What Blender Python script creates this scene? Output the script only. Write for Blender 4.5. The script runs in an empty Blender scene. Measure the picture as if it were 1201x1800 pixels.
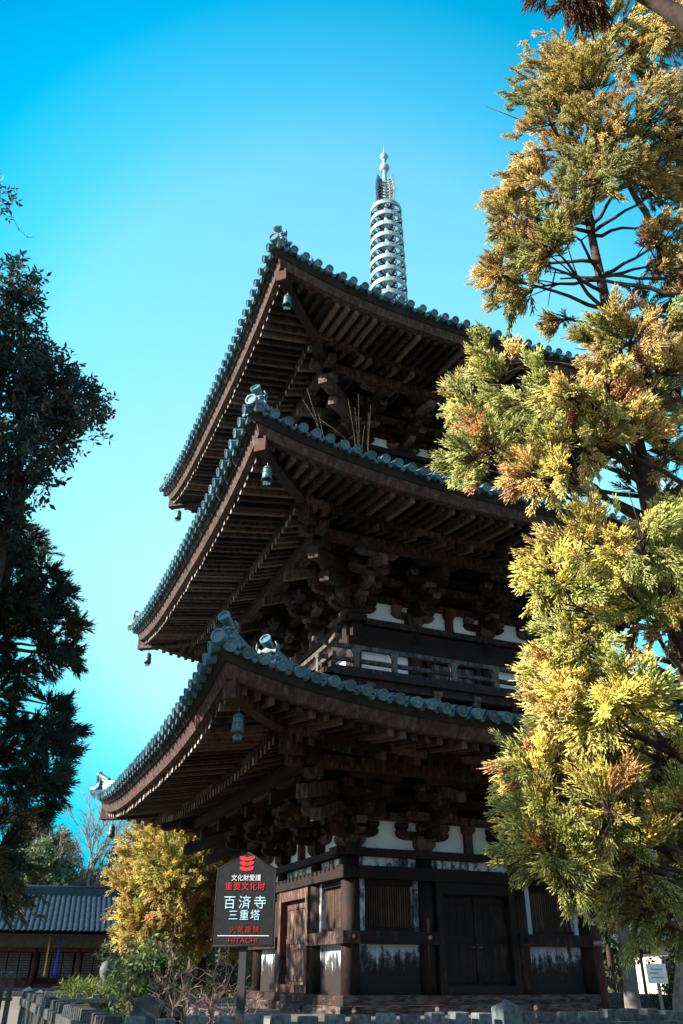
import bpy, math, random
import numpy as np
from mathutils import Vector, Matrix
R = math.radians
random.seed(7); rng = np.random.default_rng(11)
scene = bpy.context.scene
COL = scene.collection

# ------------------------------------------------------------------ camera
CAM = np.array([-7.975, -15.397, 1.35]); F_PX = 1424.6
PITCH, ROLL, YAW = 0.5171, 0.0032, 0.3998
FWD = np.array([math.sin(YAW)*math.cos(PITCH), math.cos(YAW)*math.cos(PITCH), math.sin(PITCH)])
_r = np.array([math.cos(YAW), -math.sin(YAW), 0.0]); _u = np.cross(_r, FWD)
RT = _r*math.cos(ROLL) + _u*math.sin(ROLL); UP = -_r*math.sin(ROLL) + _u*math.cos(ROLL)
cd = bpy.data.cameras.new('camera'); cam = bpy.data.objects.new('camera', cd); COL.objects.link(cam)
cd.sensor_fit = 'VERTICAL'; cd.sensor_height = 36.0; cd.lens = F_PX/1800*36.0
cd.clip_start = 0.05; cd.clip_end = 3000
M = Matrix(((RT[0], UP[0], -FWD[0], CAM[0]), (RT[1], UP[1], -FWD[1], CAM[1]), (RT[2], UP[2], -FWD[2], CAM[2]), (0, 0, 0, 1)))
cam.matrix_world = M
scene.camera = cam
def ray(px, py):
    d = FWD + RT*(px-600.5)/F_PX - UP*(py-900)/F_PX
    return d
def at(px, py, D):
    """point seen at photo pixel (px,py) at horizontal distance D from the camera"""
    d = ray(px, py); return CAM + d*(D/math.hypot(d[0], d[1]))
def at_z(px, py, z):
    d = ray(px, py); return CAM + d*((z-CAM[2])/d[2])
def at_y(px, py, y):
    d = ray(px, py); return CAM + d*((y-CAM[1])/d[1])

# ------------------------------------------------------------------ light
SUN_AZ, SUN_EL = R(-88), R(25.5)
SD = Vector((math.sin(SUN_AZ)*math.cos(SUN_EL), math.cos(SUN_AZ)*math.cos(SUN_EL), math.sin(SUN_EL)))
sl = bpy.data.lights.new('sun', 'SUN'); so = bpy.data.objects.new('sun', sl); COL.objects.link(so)
sl.energy = 5.0; sl.angle = R(0.5); sl.color = (1.0, 0.90, 0.76)
so.rotation_euler = SD.to_track_quat('Z', 'Y').to_euler()
so.location = (-30, 0, 30)
W = bpy.data.worlds.new('World'); scene.world = W; W.use_nodes = True
nt = W.node_tree; nt.nodes.clear()
wo = nt.nodes.new('ShaderNodeOutputWorld'); bg = nt.nodes.new('ShaderNodeBackground')
sky = nt.nodes.new('ShaderNodeTexSky'); sky.sky_type = 'NISHITA'; sky.sun_disc = False
sky.sun_elevation = SUN_EL; sky.sun_rotation = SUN_AZ; sky.altitude = 0; sky.air_density = 1.0; sky.dust_density = 0.4; sky.ozone_density = 2.0
def wn(t, **k):
    n = nt.nodes.new(t)
    for a, b in k.items(): setattr(n, a, b)
    return n
tc = wn('ShaderNodeTexCoord')
# a paler, cyan-leaning part of the sky low to the north, behind the tower
dotn = wn('ShaderNodeVectorMath', operation='DOT_PRODUCT')
_pd = Vector((math.sin(R(22))*math.cos(R(33)), math.cos(R(22))*math.cos(R(33)), math.sin(R(33))))
dotn.inputs[1].default_value = _pd
rmp = wn('ShaderNodeValToRGB')
e = rmp.color_ramp.elements
K = 0.46
e[0].position = 0.45; e[0].color = (1.6*K, 2.2*K, 2.1*K, 1)  # sky out of view, away from the tower, brightened as fill light
e[1].position = 1.0; e[1].color = (2.1*K, 3.4*K, 2.4*K, 1)
for pos, c in ((.62, (.9, 1.6, 1.7)), (.74, (.06, 1.0, 1.35)), (.82, (0, 1.45, 1.72)), (.87, (0, 2.15, 2.1)), (.912, (.55, 2.75, 2.4)), (.94, (1.45, 3.15, 2.45))):
    k = e.new(pos); k.color = (c[0]*K, c[1]*K, c[2]*K, 1)
sepz = wn('ShaderNodeSeparateXYZ'); rm2 = wn('ShaderNodeValToRGB'); e = rm2.color_ramp.elements
e[0].position = 0.0; e[0].color = (.10, .30, .42, 1)
e[1].position = .68; e[1].color = (1, 1, 1, 1)
for pos, c in ((.14, (.45, .44, .52)), (.23, (.95, .58, .56)), (.41, (1.25, .84, .74))):
    k = e.new(pos); k.color = (*c, 1)
mul2 = wn('ShaderNodeMixRGB', blend_type='MULTIPLY'); mul2.inputs[0].default_value = 1.0
nt.links.new(tc.outputs['Generated'], sepz.inputs[0]); nt.links.new(sepz.outputs[2], rm2.inputs[0])
mul = wn('ShaderNodeMixRGB', blend_type='MULTIPLY'); mul.inputs[0].default_value = 1.0
nt.links.new(tc.outputs['Generated'], dotn.inputs[0])
nt.links.new(dotn.outputs['Value'], rmp.inputs[0])
nt.links.new(sky.outputs[0], mul.inputs[1]); nt.links.new(rmp.outputs[0], mul.inputs[2])
nt.links.new(mul.outputs[0], mul2.inputs[1]); nt.links.new(rm2.outputs[0], mul2.inputs[2]); nt.links.new(mul2.outputs[0], bg.inputs[0]); nt.links.new(bg.outputs[0], wo.inputs[0])
bg.inputs[1].default_value = 0.15
vs = scene.view_settings
scene.display_settings.display_device = 'sRGB'
vs.view_transform = 'Standard'; vs.look = 'None'; vs.gamma = 1.0; vs.use_curve_mapping = False
vs.exposure = 1.65
scene.render.engine = 'CYCLES'
scene.cycles.use_denoising = True
scene.cycles.max_bounces = 6; scene.cycles.diffuse_bounces = 3; scene.cycles.transparent_max_bounces = 8

# ------------------------------------------------------------------ helpers
def tag(o, label=None, cat=None, group=None, kind=None):
    if label: o['label'] = label
    if cat: o['category'] = cat
    if group: o['group'] = group
    if kind: o['kind'] = kind
    return o
def thing(name, label, cat, loc=(0, 0, 0), group=None):
    o = bpy.data.objects.new(name, None); COL.objects.link(o); o.location = loc
    o.empty_display_size = 0.3
    return tag(o, label, cat, group)
def link(name, me, parent=None):
    o = bpy.data.objects.new(name, me); COL.objects.link(o)
    if parent is not None:
        o.parent = parent
        root = parent; off = Vector((0, 0, 0))
        while root is not None:
            off += root.location; root = root.parent
        o.location = -off       # meshes are built in world coordinates
    return o

class Fr:
    """frame: origin o, lateral t, outward d (all horizontal) and up"""
    def __init__(s, o=(0, 0, 0), t=(1, 0, 0), d=(0, 1, 0)):
        s.o = Vector(o); s.t = Vector(t); s.d = Vector(d)
    def __call__(s, u, v, z): return s.o + s.t*u + s.d*v + Vector((0, 0, z))
    def at(s, u, v, z=0.0): return Fr(s(u, v, z), s.t, s.d)
ID = Fr()
FACES = [Fr((0, 0, 0), (1, 0, 0), (0, -1, 0)), Fr((0, 0, 0), (0, -1, 0), (-1, 0, 0)),
         Fr((0, 0, 0), (-1, 0, 0), (0, 1, 0)), Fr((0, 0, 0), (0, 1, 0), (1, 0, 0))]
q2 = math.sqrt(.5)
DIAG = [Fr((0, 0, 0), (q2, -q2, 0), (-q2, -q2, 0)), Fr((0, 0, 0), (-q2, -q2, 0), (-q2, q2, 0)),
        Fr((0, 0, 0), (-q2, q2, 0), (q2, q2, 0)), Fr((0, 0, 0), (q2, q2, 0), (q2, -q2, 0))]

class MB:
    def __init__(s): s.v = []; s.f = []; s.m = []; s.sm = []; s.t = []; s.tint = .5
    def vert(s, p): s.v.append((p[0], p[1], p[2])); s.t.append(s.tint); return len(s.v)-1
    def face(s, idx, m=0, smooth=False): s.f.append(tuple(idx)); s.m.append(m); s.sm.append(smooth)
    def rt(s, lo=0.0, hi=1.0): s.tint = random.uniform(lo, hi)
    def hexa(s, P, m=0, mt=None):
        """P: 8 points, bottom ring 0-3 then top ring 4-7"""
        i = [s.vert(p) for p in P]
        for q in ((0, 3, 2, 1), (4, 5, 6, 7), (0, 1, 5, 4), (1, 2, 6, 5), (2, 3, 7, 6), (3, 0, 4, 7)):
            s.face([i[k] for k in q], m)
    def box(s, fr, u0, u1, v0, v1, z0, z1, m=0):
        s.hexa([fr(u0, v0, z0), fr(u1, v0, z0), fr(u1, v1, z0), fr(u0, v1, z0),
                fr(u0, v0, z1), fr(u1, v0, z1), fr(u1, v1, z1), fr(u0, v1, z1)], m)
    def frus(s, fr, u, v, z0, z1, a0, b0, a1, b1, m=0):
        s.hexa([fr(u-a0, v-b0, z0), fr(u+a0, v-b0, z0), fr(u+a0, v+b0, z0), fr(u-a0, v+b0, z0),
                fr(u-a1, v-b1, z1), fr(u+a1, v-b1, z1), fr(u+a1, v+b1, z1), fr(u-a1, v+b1, z1)], m)
    def extr(s, A, B, m=0, mcap=None):
        """prism between two matching polygons"""
        n = len(A); a = [s.vert(p) for p in A]; b = [s.vert(p) for p in B]
        s.face(a[::-1], m if mcap is None else mcap); s.face(b, m if mcap is None else mcap)
        for k in range(n): s.face((a[k], a[(k+1) % n], b[(k+1) % n], b[k]), m)
    def rings(s, rs, m=0, cap=True, smooth=True, closed=False):
        idx = [[s.vert(p) for p in r] for r in rs]; n = len(rs[0])
        for a, b in zip(idx, idx[1:]):
            for k in range(n): s.face((a[k], a[(k+1) % n], b[(k+1) % n], b[k]), m, smooth)
        if closed:
            a, b = idx[-1], idx[0]
            for k in range(n): s.face((a[k], a[(k+1) % n], b[(k+1) % n], b[k]), m, smooth)
        elif cap:
            s.face(idx[0][::-1], m); s.face(idx[-1], m)
    def lathe(s, c, prof, n=16, m=0, axis=None, cap=True, smooth=True):
        """prof: (radius, height) along axis from c"""
        ax = Vector(axis).normalized() if axis is not None else Vector((0, 0, 1))
        x = ax.orthogonal().normalized(); y = ax.cross(x); c = Vector(c)
        s.rings([[c + ax*h + (x*math.cos(2*math.pi*k/n) + y*math.sin(2*math.pi*k/n))*max(r, 1e-4) for k in range(n)] for r, h in prof], m, cap, smooth)
    def tube(s, pts, rad, n=6, m=0, cap=True):
        P = [Vector(p) for p in pts]; rs = []; x = None
        for i, p in enumerate(P):
            d = (P[min(i+1, len(P)-1)] - P[max(i-1, 0)])
            if d.length < 1e-9: d = Vector((0, 0, 1))
            d.normalize()
            if x is None: x = d.orthogonal().normalized()
            else:
                x = x - d*x.dot(d)
                x = x.normalized() if x.length > 1e-6 else d.orthogonal().normalized()
            y = d.cross(x); r = rad[i] if hasattr(rad, '__len__') else rad
            rs.append([p + (x*math.cos(2*math.pi*k/n) + y*math.sin(2*math.pi*k/n))*r for k in range(n)])
        s.rings(rs, m, cap)
    def torus(s, c, R0, r, n=28, k=6, m=0, sz=1.0):
        c = Vector(c); rs = []
        for i in range(n):
            a = 2*math.pi*i/n; d = Vector((math.cos(a), math.sin(a), 0))
            rs.append([c + d*(R0 + r*math.cos(2*math.pi*j/k)) + Vector((0, 0, r*sz*math.sin(2*math.pi*j/k))) for j in range(k)])
        s.rings(rs, m, closed=True)
    def ball(s, c, r, n=12, m=0, sc=(1, 1, 1)):
        c = Vector(c); rs = []
        h = n//2
        for i in range(h+1):
            a = -math.pi/2 + math.pi*i/h
            rs.append([c + Vector((math.cos(a)*math.cos(2*math.pi*k/n)*r*sc[0], math.cos(a)*math.sin(2*math.pi*k/n)*r*sc[1], math.sin(a)*r*sc[2])) for k in range(n)])
        s.rings(rs, m)
    def build(s, name, mats, parent=None):
        me = bpy.data.meshes.new(name); me.from_pydata(s.v, [], s.f)
        for mm in (mats if isinstance(mats, (list, tuple)) else [mats]): me.materials.append(mm)
        me.polygons.foreach_set('material_index', s.m); me.polygons.foreach_set('use_smooth', s.sm)
        at_ = me.attributes.new('tint', 'FLOAT', 'POINT'); at_.data.foreach_set('value', s.t)
        me.update()
        return link(name, me, parent)

def np_mesh(name, V, Q, mat, tint=None, parent=None, col=None):
    """fast mesh from numpy arrays, Q all quads"""
    me = bpy.data.meshes.new(name); n = len(V); m = len(Q)
    me.vertices.add(n); me.vertices.foreach_set('co', np.ascontiguousarray(V, np.float32).ravel())
    me.loops.add(m*4); me.loops.foreach_set('vertex_index', np.ascontiguousarray(Q, np.int32).ravel())
    me.polygons.add(m); me.polygons.foreach_set('loop_start', np.arange(0, m*4, 4, dtype=np.int32))
    if tint is not None:
        a = me.attributes.new('tint', 'FLOAT', 'POINT'); a.data.foreach_set('value', np.ascontiguousarray(tint, np.float32))
    if col is not None:
        a = me.color_attributes.new('leaf_colour', 'FLOAT_COLOR', 'POINT')
        c4 = np.ones((n, 4), np.float32); c4[:, :3] = col; a.data.foreach_set('color', c4.ravel())
    me.materials.append(mat); me.update(calc_edges=True); me.validate()
    return link(name, me, parent)

# ------------------------------------------------------------------ materials
def mat(name):
    m = bpy.data.materials.new(name); m.use_nodes = True; t = m.node_tree
    return m, t, t.nodes['Principled BSDF']
def N(t, typ, **k):
    n = t.nodes.new(typ)
    for a, b in k.items(): setattr(n, a, b)
    return n
def noise(t, scale, detail=4, stretch=None, rough=.55):
    c = N(t, 'ShaderNodeTexCoord'); mp = N(t, 'ShaderNodeMapping'); n = N(t, 'ShaderNodeTexNoise')
    if stretch: mp.inputs['Scale'].default_value = stretch
    n.inputs['Scale'].default_value = scale; n.inputs['Detail'].default_value = detail; n.inputs['Roughness'].default_value = rough
    t.links.new(c.outputs['Object'], mp.inputs[0]); t.links.new(mp.outputs[0], n.inputs['Vector'])
    return n
def ramp(t, src, stops, interp='LINEAR'):
    r = N(t, 'ShaderNodeValToRGB'); el = r.color_ramp.elements; r.color_ramp.interpolation = interp
    el[0].position = stops[0][0]; el[0].color = (*stops[0][1], 1)
    el[1].position = stops[-1][0]; el[1].color = (*stops[-1][1], 1)
    for p, c in stops[1:-1]:
        k = el.new(p); k.color = (*c, 1)
    t.links.new(src, r.inputs[0]); return r
def mix(t, fac, a, b, mode='MIX'):
    m = N(t, 'ShaderNodeMixRGB', blend_type=mode)
    for s, x in ((0, fac), (1, a), (2, b)):
        if hasattr(x, 'links'): t.links.new(x, m.inputs[s])
        elif isinstance(x, (int, float)): m.inputs[s].default_value = x
        else: m.inputs[s].default_value = (*x, 1)
    return m.outputs[0]
def bump(t, b, src, strength=.4, dist=.02):
    bp = N(t, 'ShaderNodeBump'); bp.inputs['Strength'].default_value = strength; bp.inputs['Distance'].default_value = dist
    t.links.new(src, bp.inputs['Height']); t.links.new(bp.outputs[0], b.inputs['Normal'])

def wood(name, dark, mid, red, grey, greyness=.5, rough=.75, st=(1, 1, .35)):
    m, t, b = mat(name)
    at_ = N(t, 'ShaderNodeAttribute', attribute_name='tint')
    n1 = noise(t, 3.0, 6); n2 = noise(t, 14, 5, st, .65); n3 = noise(t, 1.1, 4)
    c1 = ramp(t, n1.outputs[0], [(.3, dark), (.52, mid), (.72, red)]).outputs[0]
    add = N(t, 'ShaderNodeMath', operation='ADD'); t.links.new(n2.outputs[0], add.inputs[0])
    m2 = N(t, 'ShaderNodeMath', operation='MULTIPLY_ADD'); m2.inputs[1].default_value = .5; m2.inputs[2].default_value = -.25
    t.links.new(at_.outputs['Fac'], m2.inputs[0]); t.links.new(m2.outputs[0], add.inputs[1])
    g = ramp(t, add.outputs[0], [(.62-.25*greyness, (0, 0, 0)), (.80-.15*greyness, (1, 1, 1))]).outputs[0]
    c2 = mix(t, g, c1, grey)
    br = N(t, 'ShaderNodeMapRange'); br.inputs[3].default_value = .6; br.inputs[4].default_value = 1.45
    t.links.new(at_.outputs['Fac'], br.inputs[0])
    c3 = mix(t, 1.0, c2, br.outputs[0], 'MULTIPLY')
    t.links.new(c3, b.inputs['Base Color']); b.inputs['Roughness'].default_value = rough
    b.inputs['Specular IOR Level'].default_value = .3
    bump(t, b, n2.outputs[0], .5, .015)
    return m
M_WOOD = wood('weathered_wood', (0.0078, 0.0039, 0.0028), (0.0192, 0.0085, 0.0062), (0.0462, 0.0116, 0.0075), (0.0817, 0.0541, 0.0441), .3)
M_DARK = wood('dark_wood', (0.0050, 0.0029, 0.0027), (0.0117, 0.0058, 0.0046), (0.0267, 0.0072, 0.0054), (0.0419, 0.0301, 0.0265), .2)
M_RAFT = wood('rafter_wood', (0.0089, 0.0041, 0.0031), (0.0224, 0.0095, 0.0068), (0.0410, 0.0118, 0.0078), (0.0930, 0.0590, 0.0459), .62)
M_RED = wood('faded_vermilion_wood', (0.0232, 0.0076, 0.0059), (0.0480, 0.0138, 0.0098), (0.0775, 0.0220, 0.0143), (0.0852, 0.0586, 0.0488), .35)
M_EAVE = wood('eave_board_wood', (0.0250, 0.0132, 0.0108), (0.0535, 0.0278, 0.0224), (0.0677, 0.0278, 0.0217), (0.1212, 0.0927, 0.0798), .6)
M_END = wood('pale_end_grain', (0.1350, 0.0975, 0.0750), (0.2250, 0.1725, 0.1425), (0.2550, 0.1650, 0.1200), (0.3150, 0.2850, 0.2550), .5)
M_BEND = wood('bracket_end_grain', (0.0104, 0.0059, 0.0040), (0.0244, 0.0124, 0.0094), (0.0434, 0.0146, 0.0100), (0.0868, 0.0622, 0.0523), .3)
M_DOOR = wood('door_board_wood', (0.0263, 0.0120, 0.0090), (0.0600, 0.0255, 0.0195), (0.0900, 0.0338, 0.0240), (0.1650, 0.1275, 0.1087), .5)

def plain(name, a, b_, scale=6, rough=.6, metal=0, bmp=.3, spec=.4, use_tint=True, detail=5):
    m, t, b = mat(name)
    n = noise(t, scale, detail)
    c = ramp(t, n.outputs[0], [(.32, a), (.68, b_)]).outputs[0]
    if use_tint:
        at_ = N(t, 'ShaderNodeAttribute', attribute_name='tint')
        br = N(t, 'ShaderNodeMapRange'); br.inputs[3].default_value = .7; br.inputs[4].default_value = 1.3
        t.links.new(at_.outputs['Fac'], br.inputs[0]); c = mix(t, 1.0, c, br.outputs[0], 'MULTIPLY')
    t.links.new(c, b.inputs['Base Color']); b.inputs['Roughness'].default_value = rough; b.inputs['Metallic'].default_value = metal
    b.inputs['Specular IOR Level'].default_value = spec
    if bmp: bump(t, b, n.outputs[0], bmp, .02)
    return m
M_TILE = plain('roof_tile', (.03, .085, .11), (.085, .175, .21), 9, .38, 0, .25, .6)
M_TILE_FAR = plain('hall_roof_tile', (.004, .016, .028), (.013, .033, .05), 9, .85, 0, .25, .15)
M_UNDER = plain('under_tile_board', (.012, .011, .011), (.03, .026, .025), 8, .9)
M_BRONZE = plain('patinated_bronze', (.12, .19, .19), (.32, .40, .385), 7, .45, .15, .2, .5)
M_BRONZE_D = plain('dark_bronze', (.03, .045, .08), (.06, .08, .13), 7, .5, .4, .2, .5)
M_BELL = plain('verdigris_bell', (.03, .085, .09), (.10, .18, .18), 14, .5, .3, .2, .5)
M_STONE = plain('granite', (.035, .05, .055), (.125, .145, .148), 22, .85, 0, .4, .3, True, 8)
M_STONE_D = plain('mossy_stone', (.04, .05, .045), (.12, .12, .11), 9, .9, 0, .5, .3)
M_DECK = plain('platform_top', (.07, .068, .066), (.17, .16, .155), 5, .8)
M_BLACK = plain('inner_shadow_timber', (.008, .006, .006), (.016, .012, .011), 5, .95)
M_BARK = plain('cedar_bark', (.025, .017, .013), (.075, .052, .042), 11, .95, 0, .8, .2)
M_BARK_G = plain('grey_bark', (.09, .08, .075), (.24, .21, .19), 9, .95, 0, .6, .2)
M_TWIG = plain('bare_twig', (.11, .075, .065), (.26, .19, .165), 5, .9, 0, 0, .2)
M_PTWIG = plain('pinkish_twig', (.22, .13, .11), (.42, .29, .25), 5, .9, 0, 0, .2)
M_WALL = plain('beige_render', (.50, .43, .33), (.60, .53, .42), 3, .9, 0, .1, .2)
M_SIGN = plain('dark_painted_board', (.007, .007, .009), (.012, .013, .016), 20, .7, 0, .05, .2)
M_WHITE = plain('white_lettering', (.50, .52, .53), (.64, .66, .66), 20, .6, 0, 0, .3)
M_BLUEW = plain('pale_blue_lettering', (.26, .44, .56), (.40, .58, .70), 20, .6, 0, 0, .3)
M_REDL = plain('red_lettering', (.34, .012, .012), (.48, .02, .018), 20, .6, 0, 0, .3)
M_REDD = plain('faded_red_lettering', (.22, .010, .012), (.28, .014, .014), 20, .6, 0, 0, .3)
M_BLUEC = plain('blue_cloth', (.012, .03, .20), (.025, .055, .30), 8, .8, 0, .1, .2)
M_YELC = plain('yellow_cloth', (.34, .20, .05), (.45, .28, .08), 8, .8, 0, .1, .2)
M_METAL = plain('grey_metal', (.12, .12, .12), (.2, .2, .2), 8, .5, .6, .1, .5)

def plaster(name, peel_lo, peel_hi, z0, z1, ca=(.74, .75, .76), cb=(.88, .89, .89)):
    """white plaster, flaked off towards the foot of the panel between heights z0 and z1"""
    m, t, b = mat(name)
    g = N(t, 'ShaderNodeNewGeometry'); sx = N(t, 'ShaderNodeSeparateXYZ'); t.links.new(g.outputs['Position'], sx.inputs[0])
    mr = N(t, 'ShaderNodeMapRange'); mr.inputs[1].default_value = z0; mr.inputs[2].default_value = z1
    mr.inputs[3].default_value = peel_hi; mr.inputs[4].default_value = peel_lo
    t.links.new(sx.outputs[2], mr.inputs[0])
    n1 = noise(t, 5.5, 9, (1, 1, .8), .72); n2 = noise(t, 3, 4)
    n4 = noise(t, 8, 6, (1, 1, .10), .6); hm = N(t, 'ShaderNodeMath', operation='MULTIPLY_ADD'); hm.inputs[1].default_value = .45
    lo = N(t, 'ShaderNodeMath', operation='MULTIPLY'); lo.inputs[1].default_value = .55; t.links.new(n1.outputs[0], lo.inputs[0])
    t.links.new(n4.outputs[0], hm.inputs[0]); t.links.new(lo.outputs[0], hm.inputs[2])
    ad = N(t, 'ShaderNodeMath', operation='ADD'); t.links.new(hm.outputs[0], ad.inputs[0]); t.links.new(mr.outputs[0], ad.inputs[1])
    k = ramp(t, ad.outputs[0], [(.53, (0, 0, 0)), (.60, (.35, .35, .35)), (.615, (.8, .8, .8)), (.70, (1, 1, 1))]).outputs[0]
    w = ramp(t, n2.outputs[0], [(.3, ca), (.7, cb)]).outputs[0]
    c = mix(t, k, w, (.010, .007, .006)); t.links.new(c, b.inputs['Base Color']); b.inputs['Roughness'].default_value = .9
    bump(t, b, k, .3, .01)
    return m
M_PLAST = plaster('white_plaster', -.15, -.05, 0, 20)
M_PEEL = plaster('flaking_plaster', .01, .40, 1.1, 1.80, (.30, .38, .43), (.52, .58, .61))  # bluish base carries the ground storey's deeper shade; the flaking is wear
M_STRIP = plaster('streaked_plaster_strip', .06, .12, 2.8, 3.1)

def leafmat(name, trans=.35, rough=.55, shade=1.0):
    m, t, b = mat(name)
    a = N(t, 'ShaderNodeAttribute', attribute_name='leaf_colour')
    n = noise(t, 9, 3)
    br = N(t, 'ShaderNodeMapRange'); br.inputs[3].default_value = .65*shade; br.inputs[4].default_value = 1.35*shade
    t.links.new(n.outputs[0], br.inputs[0])
    c = mix(t, 1.0, a.outputs['Color'], br.outputs[0], 'MULTIPLY')
    t.links.new(c, b.inputs['Base Color']); b.inputs['Roughness'].default_value = rough; b.inputs['Specular IOR Level'].default_value = .25
    tr = N(t, 'ShaderNodeBsdfTranslucent'); t.links.new(c, tr.inputs['Color'])
    mx = N(t, 'ShaderNodeMixShader'); mx.inputs[0].default_value = trans
    t.links.new(b.outputs[0], mx.inputs[1]); t.links.new(tr.outputs[0], mx.inputs[2])
    t.links.new(mx.outputs[0], t.nodes['Material Output'].inputs[0])
    return m
M_CEDAR = leafmat('cedar_foliage', .45, .55, 1.6)
M_LEAF = leafmat('broad_leaves', .25, .6)

# ------------------------------------------------------------------ ground
def gz(x, y):
    s = min(max((y-12)/30, 0), 1); return -.15 + .75*s*s*(3-2*s)
def make_ground():
    xs = np.concatenate([np.linspace(-600, -45, 10), np.linspace(-40, 60, 60), np.linspace(70, 900, 10)])
    ys = np.concatenate([np.linspace(-300, -30, 8), np.linspace(-26, 70, 64), np.linspace(80, 1500, 12)])
    V = np.array([(x, y, gz(x, y) + (random.uniform(-.015, .015) if -26 < y < 70 else 0)) for y in ys for x in xs]); nx = len(xs)
    Q = [(j*nx+i, j*nx+i+1, (j+1)*nx+i+1, (j+1)*nx+i) for j in range(len(ys)-1) for i in range(nx-1)]
    m, t, b = mat('sandy_ground')
    n1 = noise(t, .5, 6); n2 = noise(t, 30, 6)
    c = ramp(t, n1.outputs[0], [(.35, (.10, .08, .055)), (.6, (.20, .165, .12))]).outputs[0]
    c = mix(t, .5, c, ramp(t, n2.outputs[0], [(.3, (.07, .055, .04)), (.7, (.24, .205, .16))]).outputs[0])
    t.links.new(c, b.inputs['Base Color']); b.inputs['Roughness'].default_value = .95; bump(t, b, n2.outputs[0], .5, .02)
    tag(np_mesh('ground', V, np.array(Q), m), kind='structure')
make_ground()

# ------------------------------------------------------------------ pagoda
PAG = thing('pagoda', 'weathered dark timber three-storey pagoda with tiled roofs and a pale bronze spire', 'pagoda')
ST = [dict(w=2.40, E=5.54, ze=4.61, rise=.52, zb=3.13, post=.90, floor=.86, vin=2.55, ztop=5.46),
      dict(w=2.25, E=5.25, ze=8.71, rise=.56, zb=7.24, post=.82, floor=5.80, vin=2.35, ztop=9.66),
      dict(w=2.05, E=4.96, ze=12.78, rise=.63, zb=11.44, post=.76, floor=10.02, vin=.50, ztop=16.5)]
SP = .2455

def boat_u(mb, fr, u, v, z, L, w=.13, h=.15, m=0):
    a = L/2; pr = [(-a, h), (-a, h*.6), (-a+.03, h*.32), (-a+.08, h*.1), (-a+.15, 0), (a-.15, 0), (a-.08, h*.1), (a-.03, h*.32), (a, h*.6), (a, h)]
    mb.extr([fr(u+x, v-w/2, z+y) for x, y in pr], [fr(u+x, v+w/2, z+y) for x, y in pr], m)
def boat_v(mb, fr, u, z, v0, v1, w=.13, h=.15, m=0):
    pr = [(v0, h), (v0, 0), (v1-.15, 0), (v1-.08, h*.1), (v1-.03, h*.32), (v1, h*.6), (v1, h)]
    mb.extr([fr(u-w/2, x, z+y) for x, y in pr], [fr(u+w/2, x, z+y) for x, y in pr], m)
def masu(mb, fr, u, v, z, s=.21, h=.13, m=0):
    mb.frus(fr, u, v, z, z+h*.45, s*.34, s*.34, s*.5, s*.5, m)
    mb.box(fr, u-s/2, u+s/2, v-s/2, v+s/2, z+h*.45, z+h, m)
def bar(mb, fr, u, w, p0, p1, h, m=0, mend=None):
    """sloping rectangular timber in the v-z plane, top edge from p0 to p1 (v,z)"""
    (v0, z0), (v1, z1) = p0, p1
    A = [fr(u-w/2, v0, z0-h), fr(u+w/2, v0, z0-h), fr(u+w/2, v0, z0), fr(u-w/2, v0, z0)]
    B = [fr(u-w/2, v1, z1-h), fr(u+w/2, v1, z1-h), fr(u+w/2, v1, z1), fr(u-w/2, v1, z1)]
    a = [mb.vert(p) for p in A]; b = [mb.vert(p) for p in B]
    mb.face(a[::-1], m); mb.face(b, m if mend is None else mend)
    for k in range(4): mb.face((a[k], a[(k+1) % 4], b[(k+1) % 4], b[k]), m)

def bracket(mb, fr, zb, ks, u=0.0, corner=False, ls=1.0):
    """three-stepped bracket cluster; fr has v=0 at the wall plane"""
    z1, z2, z3 = zb+.20*ks, zb+.47*ks, zb+.73*ks; h = .135*ks; mh = .13*ks
    mb.rt(.2, .9)
    if not corner:
        mb.frus(fr, u, 0, zb+.012, zb+.10*ks, .11, .11, .17, .17); mb.box(fr, u-.17, u+.17, -.17, .17, zb+.10*ks, zb+.25*ks)
    for (z, v, L) in ((z1, 0.0, 1.0*ls), (z2, .36, .92*ls), (z3, .72, .92*ls), (z3+.20*ks, 1.1, .98*ls)):
        mb.rt(.1, 1); boat_u(mb, fr, u, v, z, L, .13, h)
        for du in (-L/2+.1, 0, L/2-.1):
            mb.rt(.1, 1); masu(mb, fr, u+du, v, z+h+.001, .2, mh*.98 if v < 1 else .08*ks)
    for (z, v) in ((z1, .36), (z2, .72)):
        mb.rt(.1, 1); boat_v(mb, fr, u, z+.004, -.1, v+.14, .125, h)
        mb.rt(.1, 1); masu(mb, fr, u, v, z+h+.005, .215, mh*.95)
    mb.rt(.3, 1)
    bar(mb, fr, u, .13, (-.1, z3+.62*ks), (1.42, z3+.06*ks), .17, 0, 1)
    mb.rt(.1, 1); boat_v(mb, fr, u, z3-.01, -.1, .8, .12, h)

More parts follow.
